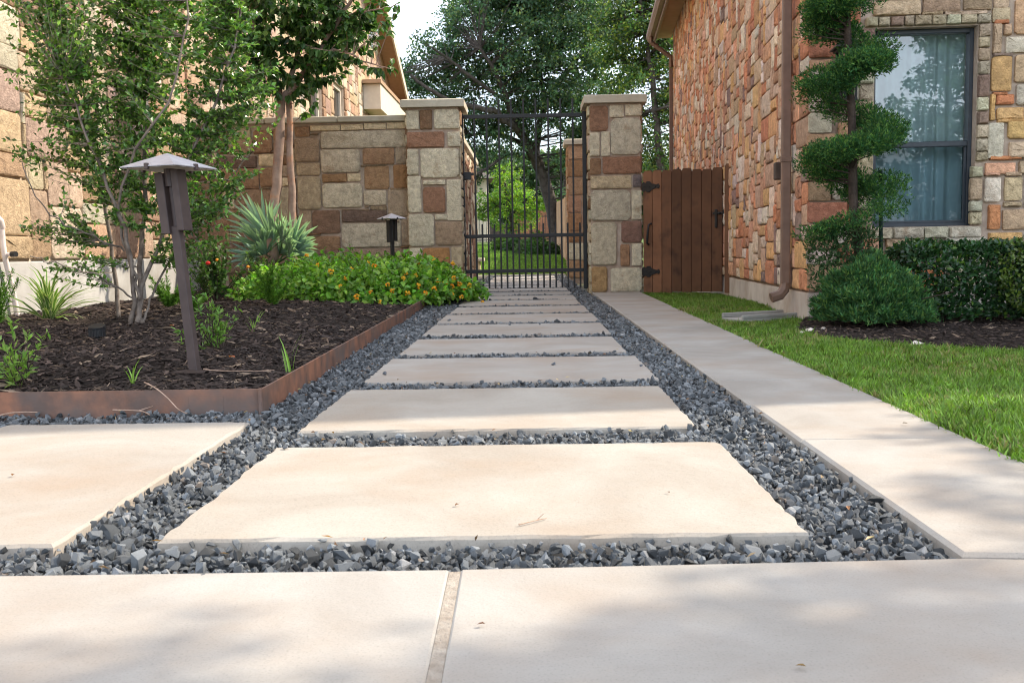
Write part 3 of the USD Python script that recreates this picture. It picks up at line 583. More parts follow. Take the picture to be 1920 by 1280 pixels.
# ------------------------------------------------------------------ pillars, walls and gates
def pillar(name, label, x0, x1, y0, z0, ztop, rects, cols, seed, capw=.05, depth=.54, group=None, filler=(CREAM, BUFF, BROWN)):
    r = np.random.default_rng(seed); t = thing(name, label, 'gate pillar', ((x0+x1)/2, y0, 0), group=group)
    w = x1-x0; ox = -w/2
    obj('core', box(ox+.012, ox+w-.012, .012, depth-.012, -.15, ztop-.001), 'mortar', t)
    st = []
    pal = [(filler[0], 5), (filler[1], 3), (filler[2], 2)]
    for k, rc in enumerate(rects):
        q = stone_mesh((rc[0]+ox, rc[1], rc[2]+ox, rc[3]), .026, .005 if k < len(cols) else .014, r, (0, .012, 0), X_, Z_, -Y_, 1.2)
        if q: st.append((*q, np.array(cols[k])*math.exp(r.normal(0, .06)) if k < len(cols) else pick(r, pal)))
    for (o, U, N) in (((ox+w-.012, 0, 0), Y_, X_), ((ox+.012, 0, 0), Y_, -X_), ((0, depth-.012, 0), X_, Y_)):
        ww = depth if N is not Y_ else w
        for rc in pack(ww-.02, ztop-z0-.01, .03, r, [(5, 4), (7, 5), (4, 3), (8, 3), (6, 6), (9, 4)]):
            sh = .012 if N is not Y_ else ox+.01
            q = stone_mesh((rc[0]+sh, rc[1]+z0, rc[2]+sh, rc[3]+z0), .022, .016, r, o, U, Z_, N, 1.2)
            if q: st.append((*q, pick(r, pal)))
    lay_stones(t, st, 90)
    cp = hull([(ox-capw+a, -capw+b, z) for a, b, z in ((0, 0, ztop), (w+2*capw, 0, ztop), (0, depth+2*capw, ztop), (w+2*capw, depth+2*capw, ztop), (0, 0, ztop+.070), (w+2*capw, 0, ztop+.070), (0, depth+2*capw, ztop+.070), (w+2*capw, depth+2*capw, ztop+.070), (.03, .03, ztop+.082), (w+2*capw-.03, .03, ztop+.082), (.03, depth+2*capw-.03, ztop+.082), (w+2*capw-.03, depth+2*capw-.03, ztop+.082))])
    obj('cap', cp, 'cap_stone', t)
    return t
# measured stones of the two front faces (pixels of a 3x enlargement), laid as they are
sx = lambda x: (x-360)/300*.545
sz = lambda y: 1.885*(1630-y)/(1630-592)
LPR = [(360, 605, 434, 712), (436, 605, 508, 712), (516, 603, 660, 710), (360, 724, 572, 812), (588, 726, 660, 808), (360, 818, 428, 962), (436, 816, 650, 978), (360, 966, 438, 1170), (444, 988, 572, 1018), (444, 1028, 570, 1170), (578, 988, 660, 1218), (652, 818, 662, 980), (360, 1175, 504, 1358), (508, 1178, 578, 1214), (508, 1222, 660, 1354), (360, 1364, 434, 1452), (436, 1366, 588, 1472), (596, 1362, 660, 1482), (360, 1460, 430, 1625), (436, 1480, 590, 1560), (436, 1566, 660, 1628), (596, 1490, 660, 1560)]
LPC = [CREAM, BROWN, CREAM, RED, CREAM, CREAM, CREAM, CREAM, CREAM, RED, CREAM, CREAM, CREAM, CREAM, (.30, .22, .15), CREAM, ORANGE, BUFF, BUFF, CREAM, BUFF, CREAM]
lp = [(sx(a), sz(d), sx(c), sz(b)) for a, b, c, d in LPR]
pillar('gate_pillar', 'stone pillar with a flat cap at the left of the iron gate', -1.142, -.600, 10.3, 0, 1.885, lp, LPC, 31)
tx = lambda x: (x-1388)/305*.53
tz = lambda y: 1.895*(1645-y)/(1645-572)-.01
RPR = [(1390, 580, 1500, 724), (1506, 578, 1592, 650), (1598, 576, 1690, 642), (1512, 652, 1690, 858), (1390, 730, 1452, 866), (1456, 726, 1510, 866), (1392, 874, 1458, 968), (1464, 868, 1690, 966), (1394, 974, 1632, 1050), (1640, 970, 1692, 1044), (1394, 1056, 1628, 1230), (1632, 1058, 1692, 1228),
       (1394, 1238, 1546, 1484), (1570, 1234, 1692, 1358), (1564, 1366, 1620, 1492), (1630, 1362, 1692, 1492), (1394, 1492, 1488, 1640), (1506, 1500, 1692, 1640)]
RPC = [(.24, .14, .09), CREAM, CREAM, (.49, .45, .35), CREAM, CREAM, BROWN, RED, BUFF, (.17, .14, .14), (.48, .44, .34), CREAM, (.48, .43, .32), (.22, .13, .10), (.32, .19, .11), CREAM, (.38, .25, .12), CREAM]
rp = [(tx(a), tz(d), tx(c), tz(b)) for a, b, c, d in RPR]
pillar('gate_pillar', 'stone pillar with a flat cap between the iron gate and the wooden gate', .700, 1.228, 10.3, -.03, 1.893, rp, RPC, 32)
# rear pillar on the right behind the gate, wall receding on the left
rr = np.random.default_rng(33)
pillar('gate_pillar', 'browner stone pillar seen through the gate at its right, further back', .69, 1.24, 15.6, 0, 2.03, [(a, b, c, d) for a, b, c, d in pack(.55, 2.0, .03, rr, [(9, 8), (12, 9), (7, 6), (18, 9)])], [], 33, filler=((.36, .23, .14), (.44, .38, .29), (.28, .16, .09)))
pw = thing('passage_wall', 'low stone wall with a sloping cap running back behind the left gate pillar', 'wall', (-.66, 10.86, 0))
rr = np.random.default_rng(34)
obj('core', box(-.25, 0, 0, 3.3, -.15, 1.62), 'mortar', pw)
st = []
for rc in pack(3.28, 1.6, .04, rr, [(7, 4), (9, 5), (6, 6), (5, 3)]):
    q = stone_mesh((rc[0], rc[1], rc[2], rc[3]), .024, .018, rr, (0, 0, 0), Y_, Z_, X_, 1.2)
    if q: st.append((*q, pick(rr, [(CREAM, 3), (RED, 4), (BUFF, 3), (BROWN, 3)])))
for rc in pack(.25, 1.6, .04, rr, [(7, 4), (4, 5), (6, 6)]):
    q = stone_mesh((rc[0]-.25, rc[1], rc[2]-.25, rc[3]), .024, .018, rr, (0, 3.3, 0), X_, Z_, Y_, 1.2)
    if q: st.append((*q, pick(rr, [(CREAM, 3), (RED, 4), (BUFF, 3)])))
lay_stones(pw, st, 60)
obj('cap', box(-.30, .05, .03, 3.36, 1.621, 1.69, .008), 'cap_stone', pw)

gw = thing('garden_wall', 'low brown and buff stone wall with a flat cap between left house and gate pillar', 'wall', (0, 10.5, 0))
rr = np.random.default_rng(41)
GX0, GX1, GT = -3.36, -1.15, 1.775
obj('core', box(GX0, GX1, 0, .3, -.15, GT-.001), 'mortar', gw)
wx = lambda x: (380+x/4-365)/(760-365)*(GX1-GX0)
wz = lambda y: 1.775-(180+y/4-231.5)*.00556
G = [(690, 228, 800, 305, BROWN), (802, 222, 1026, 266, BUFF), (1028, 218, 1196, 264, BUFF), (1198, 214, 1364, 262, BUFF), (1366, 208, 1530, 260, BUFF), (878, 268, 1530, 394, (.37, .32, .24)), (680, 312, 868, 490, (.25, .18, .12)), (874, 400, 1166, 572, (.39, .335, .25)), (1186, 396, 1420, 518, BROWN), (1428, 392, 1530, 512, (.27, .215, .155)),
     (690, 494, 868, 588, (.30, .23, .15)), (880, 578, 1062, 642, (.24, .145, .075)), (1064, 576, 1168, 638, BUFF), (1190, 524, 1378, 698, (.27, .17, .095)), (1406, 520, 1530, 694, (.24, .135, .065)), (694, 594, 868, 838, (.31, .25, .165)), (876, 648, 1174, 828, (.42, .37, .275)), (1184, 706, 1352, 816, (.40, .34, .25)), (1362, 700, 1532, 902, (.29, .225, .16)),
     (796, 846, 1004, 1018, (.17, .105, .07)), (1016, 848, 1354, 938, DARK), (700, 844, 792, 1012, (.29, .22, .15)), (1012, 946, 1452, 1128, (.38, .335, .255)), (1456, 910, 1534, 1124, (.28, .22, .16)), (778, 1036, 1002, 1144, BROWN), (696, 1026, 772, 1144, BROWN), (1014, 1136, 1536, 1262, (.24, .175, .125)),
     (380, 248, 520, 414, BROWN), (524, 240, 676, 330, BROWN), (196, 308, 376, 420, (.26, .185, .12)), (112, 436, 402, 524, DARK), (414, 424, 530, 514, BUFF), (120, 528, 412, 668, BROWN), (416, 524, 526, 668, BROWN), (132, 684, 220, 728, BUFF), (226, 680, 500, 804, (.21, .14, .09)), (120, 734, 222, 824, BUFF), (72, 828, 260, 952, BROWN), (-60, 826, 68, 950, BROWN), (-60, 956, 176, 1094, BROWN), (184, 956, 420, 1094, (.20, .13, .085)), (536, 510, 640, 596, (.27, .2, .14)), (536, 602, 640, 664, BUFF), (536, 670, 640, 960, (.30, .25, .17)), (424, 812, 530, 960, (.21, .14, .09))]
pre = [(wx(a), wz(d), wx(c), wz(b)) for a, b, c, d, _ in G]
pre = [(max(0, a), b, min(GX1-GX0, c), min(d, GT-.004)) for a, b, c, d in pre]
rects = pack(GX1-GX0, GT-.02, .03, rr, [(9, 5), (7, 4), (6, 3), (10, 4), (5, 5)], pre=pre)
st = []
for k, rc in enumerate(rects):
    q = stone_mesh((rc[0]+GX0, rc[1], rc[2]+GX0, rc[3]), .026, .005 if k < len(G) else .016, rr, (0, 0, 0), X_, Z_, -Y_, 1.2)
    c = 1.25*np.array(G[k][4]) if k < len(G) else pick(rr, [(BROWN, 4), ((.26, .18, .12), 4), (BUFF, 2)])
    if q: st.append((*q, c))
lay_stones(gw, st, 120)
for a, b in ((GX0, -2.62), (-2.614, -1.87), (-1.864, GX1-.008)): obj('cap', box(a, b, -.05, .35, GT, GT+.062, .008), 'cap_stone', gw)

# iron gate
ig = thing('iron_gate', 'black iron picket gate closed between the two stone pillars', 'gate', (.034, 10.55, 0), 0)
gl, gr = -.632, .632
for x in (gl, gr): obj('frame_post', box(x-.021, x+.021, -.021, .021, .03, 1.85, .004), 'black_metal', ig)
for z in (1.815, .590, .225): obj('rail', box(gl+.022, gr-.022, -.016, .016, z-.019, z+.019, .003), 'black_metal', ig)
pk = np.linspace(gl+.131, gr-.117, 9)
sp = (pk[1]-pk[0])
for x in pk: obj('picket', box(x-.0095, x+.0095, -.0095, .0095, .045, 1.985, .002), 'black_metal', ig)
for x in np.concatenate([pk-sp/2, [pk[-1]+sp/2]]): obj('short_picket', box(x-.0092, x+.0092, -.0092, .0092, .0452, .715, .002), 'black_metal', ig)
lt = obj('latch', cat_([box(gl-.03, gl+.12, -.040, -.022, 1.215, 1.245, .003), box(gl+.02, gl+.09, -.052, -.041, 1.17, 1.25, .003)]), 'black_metal', ig)
obj('knob', trimesh.creation.icosphere(1, .016).apply_translation((gl+.03, -.055, 1.18)), 'black_metal', lt, smooth=True)
for z in (1.36, .09): obj('hinge', cat_([tube([(gr+.03, -.01, z-.05), (gr+.03, -.01, z+.05)], .014, 8), box(gr+.022, gr+.085, -.018, -.002, z-.02, z+.02, .003)]), 'black_metal', ig)
obj('hinge_post', box(gr+.058, gr+.072, -.01, .01, .02, 1.80, .002), 'black_metal', ig)

# wooden gate, turned a little towards the path
P0, P1 = np.array([1.238, 10.2]), np.array([1.905, 9.55])
dv = P1-P0; Lw = np.linalg.norm(dv); wa = math.degrees(math.atan2(dv[1], dv[0]))
wg = thing('wooden_gate', 'dark brown dog-eared board gate between the pillar and the right house', 'gate', (P0[0], P0[1], 0), wa)
nb = 8; bw = Lw/nb
rr = np.random.default_rng(51)
for k in range(nb):
    x0, x1 = k*bw+.0042, (k+1)*bw-.0042; top = 1.205-.004*k+rr.normal(0, .006); bot = .0+.012*k/nb+rr.normal(0, .005); ear = .022
    poly = sg.Polygon([(x0, bot), (x1, bot), (x1, top-ear), (x1-ear*.8, top), (x0+ear*.8, top), (x0, top-ear)])
    obj('board', extrude(poly, 0+rr.uniform(-.002, .002), .018, (0, 0, 0), X_, Z_, -Y_), 'stained_wood', wg, tint=np.array([1, .98, .96])*math.exp(rr.normal(0, .24)))
for z in (.20, 1.0): obj('rail', box(.02, Lw-.02, .003, .04, z-.04, z+.04, .003), 'stained_wood', wg, tint=(.8, .8, .8))
def strap_hinge(z):
    P = [(0, -.03), (.02, -.045), (.045, -.03), (.06, -.05), (.09, -.05), (.115, -.028), (.15, -.018), (.185, -.012), (.20, -.02), (.215, 0)]
    poly = sg.Polygon(P+[(x, -y) for x, y in P[::-1]][1:]).buffer(.004)
    h = obj('hinge', extrude(poly, .020, .027, (-.005, 0, z), X_, Z_, -Y_), 'black_metal', wg)
    for x in (.03, .09, .165): obj('bolt', trimesh.creation.icosphere(1, .007).apply_translation((x, -.029, z)), 'black_metal', h, smooth=True)
strap_hinge(1.045); strap_hinge(.205)
hp = np.array([(.105, -.022, .68), (.10, -.055, .67), (.095, -.062, .61), (.085, -.058, .55), (.075, -.05, .49), (.07, -.022, .475)])
obj('handle', tube(hp, [.012, .010, .011, .012, .010, .012], 8), 'black_metal', wg, smooth=True)
lt = obj('latch', cat_([box(Lw-.10, Lw+.03, -.030, -.019, .745, .765, .003), box(Lw-.075, Lw-.05, -.034, -.019, .62, .79, .003), box(Lw+.02, Lw+.05, -.036, -.012, .72, .81, .003)]), 'black_metal', wg)
obj('knob', trimesh.creation.icosphere(1, .013).apply_translation((Lw-.02, -.036, .755)), 'black_metal', lt, smooth=True)
gp = thing('gate_post', 'single brown board fixed to the house wall beside the wooden gate', 'post', (1.865, 9.22, 0), wa)
poly = sg.Polygon([(0, .02), (.092, .02), (.092, 1.16), (.075, 1.182), (.017, 1.182), (0, 1.16)])
obj('board', extrude(poly, 0, .02, (0, 0, 0), X_, Z_, -Y_), 'stained_wood', gp, tint=(1.05, 1.05, 1.05))
obj('batten', box(.02, .07, .002, .05, .03, 1.12, .003), 'stained_wood', gp, tint=(.8, .8, .8))

# ------------------------------------------------------------------ steel edging and the left bed
E0, E1 = np.array([-.690, 2.838]), np.array([-.80, 9.2])
ed = thing('steel_edging', 'rusty steel edging strip round the mulch bed, bent at the corner', 'edging', (0, 0, 0))
def strip(a, b, t=.007, z0=-.06, z1=.060):
    a, b = np.asarray(a), np.asarray(b); d = unit(b-a); nn = np.array([-d[1], d[0]])
    Q = [a-nn*t/2, b-nn*t/2, b+nn*t/2, a+nn*t/2]
    return hull([(q[0], q[1], z) for q in Q for z in (z0, z1)])
obj('front_strip', strip((-4.6, 2.845), (E0[0]-.006, E0[1])), 'corten', ed)
obj('path_strip', strip(E0, (-.742, 6.0)), 'corten', ed); obj('path_strip', strip((-.742, 6.002), E1), 'corten', ed)
obj('corner_post', box(E0[0]-.009, E0[0]+.003, E0[1]-.012, E0[1]+.002, -.06, .062, .002), 'corten', ed)
obj('joint_plate', box(-.90, -.80, 2.834, 2.839, -.02, .045, .001), 'corten', ed)
def bed_z(x, y):
    d = np.minimum(np.clip((y-2.84)/.5, 0, 1), np.clip((-.72-x)/.5, 0, 1))
    return .030+.035*d+.03*(meshkit.noise(np.stack([x*1.6, y*1.6, x*0], -1), 3)-.5)*d+.012*(meshkit.noise(np.stack([x*6, y*6, x*0], -1), 4)-.5)
def bed_inner(y): return -.700-.0173*(y-2.84)
ys = np.linspace(2.85, 10.55, 150); us = np.linspace(0, 1, 70)
v = []
for u_ in us: v.append(np.stack([(-4.6)*(1-u_)+bed_inner(ys)*u_, ys, 0*ys], 1))
v = np.array(v); v[..., 2] = bed_z(v[..., 0], v[..., 1]); nx, ny = v.shape[:2]
i, j = np.meshgrid(np.arange(nx-1), np.arange(ny-1), indexing='ij'); a = (i*ny+j).ravel()
obj('mulch_bed', (v.reshape(-1, 3), np.vstack([np.stack([a, a+ny, a+ny+1], 1), np.stack([a, a+ny+1, a+1], 1)])), 'mulch_soil', smooth=True, kind='structure', label='dark mulched planting bed on the left inside the steel edging')
RB = sg.Polygon([(1.47, 5.02), (1.50, 4.78), (1.64, 4.46), (1.85, 4.24), (2.1, 4.14), (3.0, 4.0), (7.5, 3.6), (7.5, 5.5), (1.75, 5.84), (1.62, 5.50)]).buffer(.06)
def rb_z(x, y): return -.010+.035*np.clip((y-4.1)/.9, 0, 1)+.012*(meshkit.noise(np.stack([x*5, y*5, x*0], -1), 9)-.5)
tri = trimesh.creation.triangulate_polygon(RB.segmentize(.12), engine='earcut')
gxy = np.array([(x, y) for x in np.arange(1.2, 7.6, .06) for y in np.arange(3.5, 5.95, .06)]); gxy = gxy[shapely.contains_xy(RB, gxy[:, 0], gxy[:, 1])]
from scipy.spatial import Delaunay
pp = np.vstack([np.array(RB.exterior.segmentize(.06).coords)[:-1], gxy]); dl = Delaunay(pp); cc = pp[dl.simplices].mean(1); fs = dl.simplices[shapely.contains_xy(RB, cc[:, 0], cc[:, 1])]
nrm = np.cross(pp[fs[:, 1]]-pp[fs[:, 0]], pp[fs[:, 2]]-pp[fs[:, 0]]); fs[nrm < 0] = fs[nrm < 0][:, ::-1]
obj('right_mulch_bed', (np.c_[pp, rb_z(pp[:, 0], pp[:, 1])], fs), 'mulch_soil', smooth=True, kind='structure', label='dark mulched bed below the window of the right house')

# ------------------------------------------------------------------ gravel and mulch
rng = np.random.default_rng(61)
def rock(r, s=(1, .8, .6), n=11):
    p = unit(r.normal(size=(n, 3)))*r.uniform(.8, 1.1, (n, 1))*np.array(s)*r.uniform(.75, 1.2, 3); return hull(p)
gp_ = []
for k in range(18):
    c = np.array([.074, .081, .087])*math.exp(rng.normal(0, .58))
    if k == 0: c = np.array([.22, .225, .23])
    if k == 1: c = np.array([.17, .145, .125])
    gp_.append((rock(rng), 'gravel', c))
def scatter(poly, spacing, rng, jitter=.5):
    x0, y0, x1, y1 = poly.bounds; xs, ys = np.meshgrid(np.arange(x0, x1, spacing), np.arange(y0, y1, spacing), indexing='ij')
    p = np.stack([xs.ravel(), ys.ravel()], 1)+rng.uniform(-jitter, jitter, (xs.size, 2))*spacing
    return p[shapely.contains_xy(poly, p[:, 0], p[:, 1])]
gz = sg.Polygon([(-2.0, 1.33), (-.03, 1.366), (.684, 1.388), (.684, 10.3), (.69, 17.7), (-.64, 17.7), (-.64, 10.9), (-.79, 9.2), (-.685, 2.832), (-2.0, 2.84)])
for (x0, x1, y0, y1) in slabs+[LS, LS2]: gz = gz.difference(sg.box(x0+.002, y0+.002, x1-.002, y1-.002))
near, far = gz.intersection(sg.box(-3, 0, 3, 5.2)), gz.intersection(sg.box(-3, 5.2, 3, 20))
pos, scl = [], []
for poly, sp_, zl, sc in ((near, .0125, -.031, .0081), (near, .0140, -.018, .0083), (near, .030, -.009, .0086), (far, .018, -.026, .0108), (far, .021, -.014, .0112), (far, .05, -.007, .0105)):
    p = scatter(poly, sp_, rng); n = len(p)
    pos.append(np.c_[p, zl+rng.normal(0, .0035, n)+.006*(meshkit.noise(np.c_[p*5, np.zeros(n)], 2)-.5)*2]); s = sc*np.exp(rng.normal(0, .34, n)); scl.append(s[:, None]*np.ones(3))
pos, scl = np.vstack(pos), np.vstack(scl); n = len(pos)
idx = np.where(rng.random(n) < .965, rng.integers(2, 18, n), rng.integers(0, 2, n))
instancer('gravel', gp_, pos, rand_quat(rng, n), scl, idx, label='crushed blue-grey gravel filling the path round the slabs', cat='gravel')
# mulch
cp = []
for k in range(16):
    c = np.array([.032, .0225, .019])*math.exp(rng.normal(0, .55))
    if k < 2: c = np.array([.15, .105, .075])
    if k == 2: c = np.array([.24, .18, .13])
    n_ = 7; L = rng.uniform(.7, 1.2); P = np.c_[rng.uniform(-L, L, n_), rng.normal(0, .16, n_), rng.normal(0, .07, n_)]
    P = np.vstack([P, [[-L, 0, 0], [L, .05, .0]]]); cp.append((hull(P), 'chip', c))
lb = sg.Polygon([(-4.2, 2.86), (-.71, 2.86), (-.80, 8.6), (-.85, 10.3), (-3.3, 10.3), (-3.38, 6), (-3.38, 5), (-4.2, 5)])
lbn, lbf = lb.intersection(sg.box(-5, 0, 3, 5.4)), lb.intersection(sg.box(-5, 5.4, 3, 12))
rbn = RB.intersection(sg.box(1, 3, 3.2, 6.2))
pos, scl = [], []
for poly, sp_, sc, zf in ((lbn, .019, .017, bed_z), (lbn, .030, .022, bed_z), (lbf, .032, .022, bed_z), (rbn, .022, .014, rb_z), (rbn, .03, .016, rb_z)):
    p = scatter(poly, sp_, rng); n = len(p); pos.append(np.c_[p, zf(p[:, 0], p[:, 1])+rng.uniform(.000, .010, n)]); s = sc*np.exp(rng.normal(0, .35, n))
    scl.append(np.c_[s, s*rng.uniform(.7, 1.3, n), s*rng.uniform(.7, 1.3, n)])
pos, scl = np.vstack(pos), np.vstack(scl); n = len(pos)
idx = np.where(rng.random(n) < .93, rng.integers(3, 16, n), rng.integers(0, 3, n))
instancer('mulch', cp, pos, rand_quat(rng, n, .33), scl, idx, label='shredded dark bark mulch covering the two beds', cat='mulch')

# ------------------------------------------------------------------ grass
rng = np.random.default_rng(71)
gpro = []
for k in range(12):
    base = np.array([.115, .220, .036])*math.exp(rng.normal(0, .30))*np.array([math.exp(rng.normal(.04, .14)), 1, 1]) if k > 1 else np.array([.24, .215, .10])
    b = blades(rng, (0, 0, -.004), 14, .038*rng.uniform(.75, 1.25), .0038, .65, .7, base, seg=3)
    b[0][:, :2] += np.repeat(rng.normal(0, .010, (14, 2)), 8, axis=0)
    gpro.append((b[:2], 'grass', b[2]))
lawnp = sg.Polygon([(BANDR(1.3)+.002, 1.3), (BANDR(9.6)+.002, 9.8), (1.24, 10.25), (2.0, 9.6), (1.74, 5.9), (1.70, 5.84), (3.3, 5.7), (3.3, 1.3)]).difference(RB.buffer(-.01))
vis = lawnp.intersection(sg.Polygon([(.9, 1.2), (1.3, 1.9), (2.05, 3.5), (2.9, 5.4), (2.9, 10.5), (.9, 10.5)]))
p = np.vstack([scatter(vis.intersection(sg.box(0, 0, 5, 4.6)), .0155, rng), scatter(vis.intersection(sg.box(0, 4.6, 5, 11)), .021, rng)]); n = len(p)
dry = meshkit.fbm(np.c_[p*1.7, np.zeros(n)], 3, 5); kk = np.where(rng.random(n) < np.clip((dry-.45)*2.0, .04, .4), rng.integers(0, 2, n), rng.integers(2, 12, n))
hs = .75+.5*meshkit.noise(np.c_[p*3.5, np.zeros(n)], 8)
instancer('grass', gpro, np.c_[p, lawn_z(p[:, 0], p[:, 1])-.022], rand_quat(rng, n, .12), np.repeat((hs*np.exp(rng.normal(0, .15, n)))[:, None], 3, 1), kk, label='short green lawn grass beside the concrete band', cat='grass')
bl = sg.Polygon([(-2.2, 18.2), (1.0, 18.2), (1.2, 36), (-2.8, 42), (-3.3, 27)])
p = scatter(bl, .085, rng); n = len(p)
instancer('back_grass', gpro[2:], np.c_[p, far_z(p[:, 0], p[:, 1])-.012], rand_quat(rng, n, .12), np.full((n, 3), 2.6), rng.integers(0, 10, n), label='sunny lawn grass beyond the iron gate', cat='grass')

# ------------------------------------------------------------------ plants
def at(px, py, Y):
    "point of the place seen at (px, py) at distance Y along the path"
    d = CF+(px-960)/CAM['F']*CR-(py-640)/CAM['F']*CU
    return CP+d*Y/d[1]
def smooth_path(P, n):
    P = np.asarray(P, float); t = np.linspace(0, 1, len(P)); tt = np.linspace(0, 1, n)
    from scipy.interpolate import PchipInterpolator
    return PchipInterpolator(t, P, axis=0)(tt)
def blob_targets(rng, blobs, dens, Y, depth):
    T = []
    for b in blobs:
        px, py, r = b[:3]; yb = b[3] if len(b) > 3 else Y
        c = at(px, py, yb); R = r/CAM['F']*yb; n = max(2, int(dens*r*r/1000))
        q = unit(rng.normal(size=(n, 3)))*(rng.random((n, 1))**.45); T.append(c+q*np.array([R, min(depth, R*1.3), R]))
    return np.vstack(T)
def leafy(rng, stems, T, nl, L, Wd, tint, start=.45, sag=.05, tr=.0035, spread=1.0, six=False, fold=.22, droop=0.0, lowest=True, jit=.0):
    SP = np.vstack(stems); tw, LP, LD, LN = [], [], [], []
    for t in T:
        d = np.linalg.norm(SP-t, axis=1)+np.where(SP[:, 2] > t[2]-.08*np.linalg.norm(SP[:, :2]-t[:2], axis=1), .5 if lowest else 0, 0)
        s = SP[np.argmin(d)]; m = (s+t)/2+np.array([0, 0, -sag*np.linalg.norm(t-s)])+rng.normal(0, .06*np.linalg.norm(t-s), 3)
        k = np.linspace(0, 1, 6)[:, None]; P = (1-k)**2*s+2*k*(1-k)*m+k**2*t
        tw.append(tube(P, np.linspace(tr, tr*.35, 6), 3, cap=False))
        a = rng.uniform(start, 1, nl)[:, None]; a[-1] = 1
        pp = (1-a)**2*s+2*a*(1-a)*m+a**2*t; dd = unit(2*(1-a)*(m-s)+2*a*(t-m))
        LP.append(pp+rng.normal(0, jit, pp.shape) if jit else pp); LD.append(unit(dd*.55+unit(rng.normal(size=pp.shape))*spread+np.array([0, 0, -droop]))); LN.append(unit(np.array([0, 0, 1.])+rng.normal(0, .55, pp.shape)))
    LP, LD, LN = np.vstack(LP), np.vstack(LD), np.vstack(LN); n = len(LP)
    return cat_(tw)[:2], leaf_cloud(LP, LD, LN, L*rng.uniform(.6, 1.15, n), Wd*rng.uniform(.65, 1.15, n), tint(rng, n), fold, six)

# multi-stemmed small tree on the left
rng = np.random.default_rng(81)
t = thing('small_tree', 'airy multi-stemmed small tree with grey stems behind the tall path light', 'tree')
stm = []
for P, r0, r1 in (([(222, 606, 6.1), (210, 480, 6.1), (186, 300, 6.05), (140, 110, 6.0), (112, -60, 5.95)], .026, .010), ([(252, 618, 5.6), (262, 545, 5.62), (268, 420, 5.7), (271, 250, 5.8), (268, 60, 5.8), (262, -80, 5.8)], .030, .010),
                  ([(238, 618, 5.6), (252, 560, 5.6), (240, 470, 5.5), (205, 360, 5.45), (160, 250, 5.4), (120, 150, 5.4)], .026, .008), ([(268, 618, 5.6), (262, 560, 5.63), (298, 455, 5.6), (350, 305, 5.6), (415, 160, 5.6), (450, 20, 5.6)], .026, .008),
                  ([(262, 560, 5.6), (246, 500, 5.55), (228, 430, 5.5), (232, 330, 5.4), (330, 150, 5.3), (350, 0, 5.3)], .018, .007), ([(266, 612, 5.6), (284, 560, 5.7), (325, 480, 5.8), (395, 380, 5.9), (470, 290, 6.0)], .014, .006), ([(232, 470, 5.6), (170, 440, 5.4), (90, 400, 5.2), (40, 300, 5.1)], .009, .004), ([(250, 560, 5.6), (190, 520, 5.35), (120, 500, 5.15), (60, 480, 5.0)], .009, .004)):
    q = smooth_path([at(*p) for p in P], 22); q[1:] += rng.normal(0, .006, (21, 3)); stm.append(q)
    obj('stem', tube(q, np.linspace(r0*.58, r1*.62, 22), 8), 'bark_grey', t, smooth=True)
B = [(110, 50, 95), (230, 60, 110), (350, 60, 95), (75, 160, 65), (190, 170, 100), (310, 170, 100), (420, 110, 70), (468, 185, 52), (120, 250, 62), (235, 270, 92), (345, 265, 85), (430, 245, 55), (180, 335, 62), (275, 380, 75), (365, 370, 72), (418, 395, 38), (125, 405, 45), (70, 425, 30), (35, 290, 34), (335, 470, 42), (95, 495, 28), (150, 470, 34), (260, -70, 170), (60, -10, 60), (430, 20, 60), (395, 455, 28)]
B += [(492, 195, 40), (500, 140, 36), (455, 330, 34)]
T = blob_targets(rng, B, 12.5, 5.65, .50)
tint = lambda r, n: tints(r, n, (.072, .150, .032), .45, (.18, .30, .06), .25)
tw, lf = leafy(rng, stm, T, 17, .036, .023, tint, start=.15, spread=.85, tr=.0022)
obj('twigs', tw, 'bark_grey', t, kind='stuff'); obj('crown', lf, 'leaf_gloss', t, kind='stuff')

# crape myrtle in front of the garden wall
rng = np.random.default_rng(82)
t = thing('crape_myrtle', 'small tree with two smooth brown trunks and drooping dark leaves before the garden wall', 'tree')
stm = []
for P, r0, r1 in (([(511, 492, 9.4), (514, 410, 9.4), (522, 300, 9.4), (527, 190, 9.4)], .052, .043), ([(527, 192, 9.4), (553, 160, 9.4), (580, 125, 9.4), (622, 60, 9.3), (665, -10, 9.2)], .038, .014), ([(526, 192, 9.4), (516, 150, 9.4), (497, 95, 9.4), (465, 25, 9.3), (430, -40, 9.3)], .034, .014), ([(551, 492, 9.45), (548, 400, 9.45), (544, 290, 9.45), (541, 180, 9.45), (556, 110, 9.45), (570, 20, 9.4), (585, -60, 9.4)], .040, .014), ([(600, 95, 9.35), (640, 95, 9.2), (690, 118, 9.0), (738, 128, 8.9)], .012, .004), ([(640, 30, 9.3), (700, 20, 9.1), (750, 6, 9.0)], .010, .004)):
    q = smooth_path([at(*p) for p in P], 18); q[1:-1] += rng.normal(0, .005, (16, 3)); stm.append(q)
    obj('trunk' if r0 > .036 else 'branch', tube(q, np.linspace(r0, r1, 18), 10), 'bark_crape', t, smooth=True)
B = [(540, 55, 88), (605, 55, 75), (480, 80, 58), (425, 45, 62), (655, 45, 58), (560, 125, 55), (615, 120, 45), (505, 150, 36), (590, 165, 30), (560, -40, 130), (695, 25, 42), (450, 130, 40), (380, 20, 45)]
T = np.vstack([blob_targets(rng, B, 7.5, 9.3, .55), [at(x, y, 8.95) for x, y in ((690, 125), (712, 132), (735, 122), (668, 110), (748, 8), (720, 22), (700, 60))]])
tint = lambda r, n: tints(r, n, (.046, .105, .026), .36, (.11, .19, .045), .18)
tw, lf = leafy(rng, stm, T, 15, .088, .050, tint, start=.30, spread=.7, droop=.75, six=True, tr=.005)
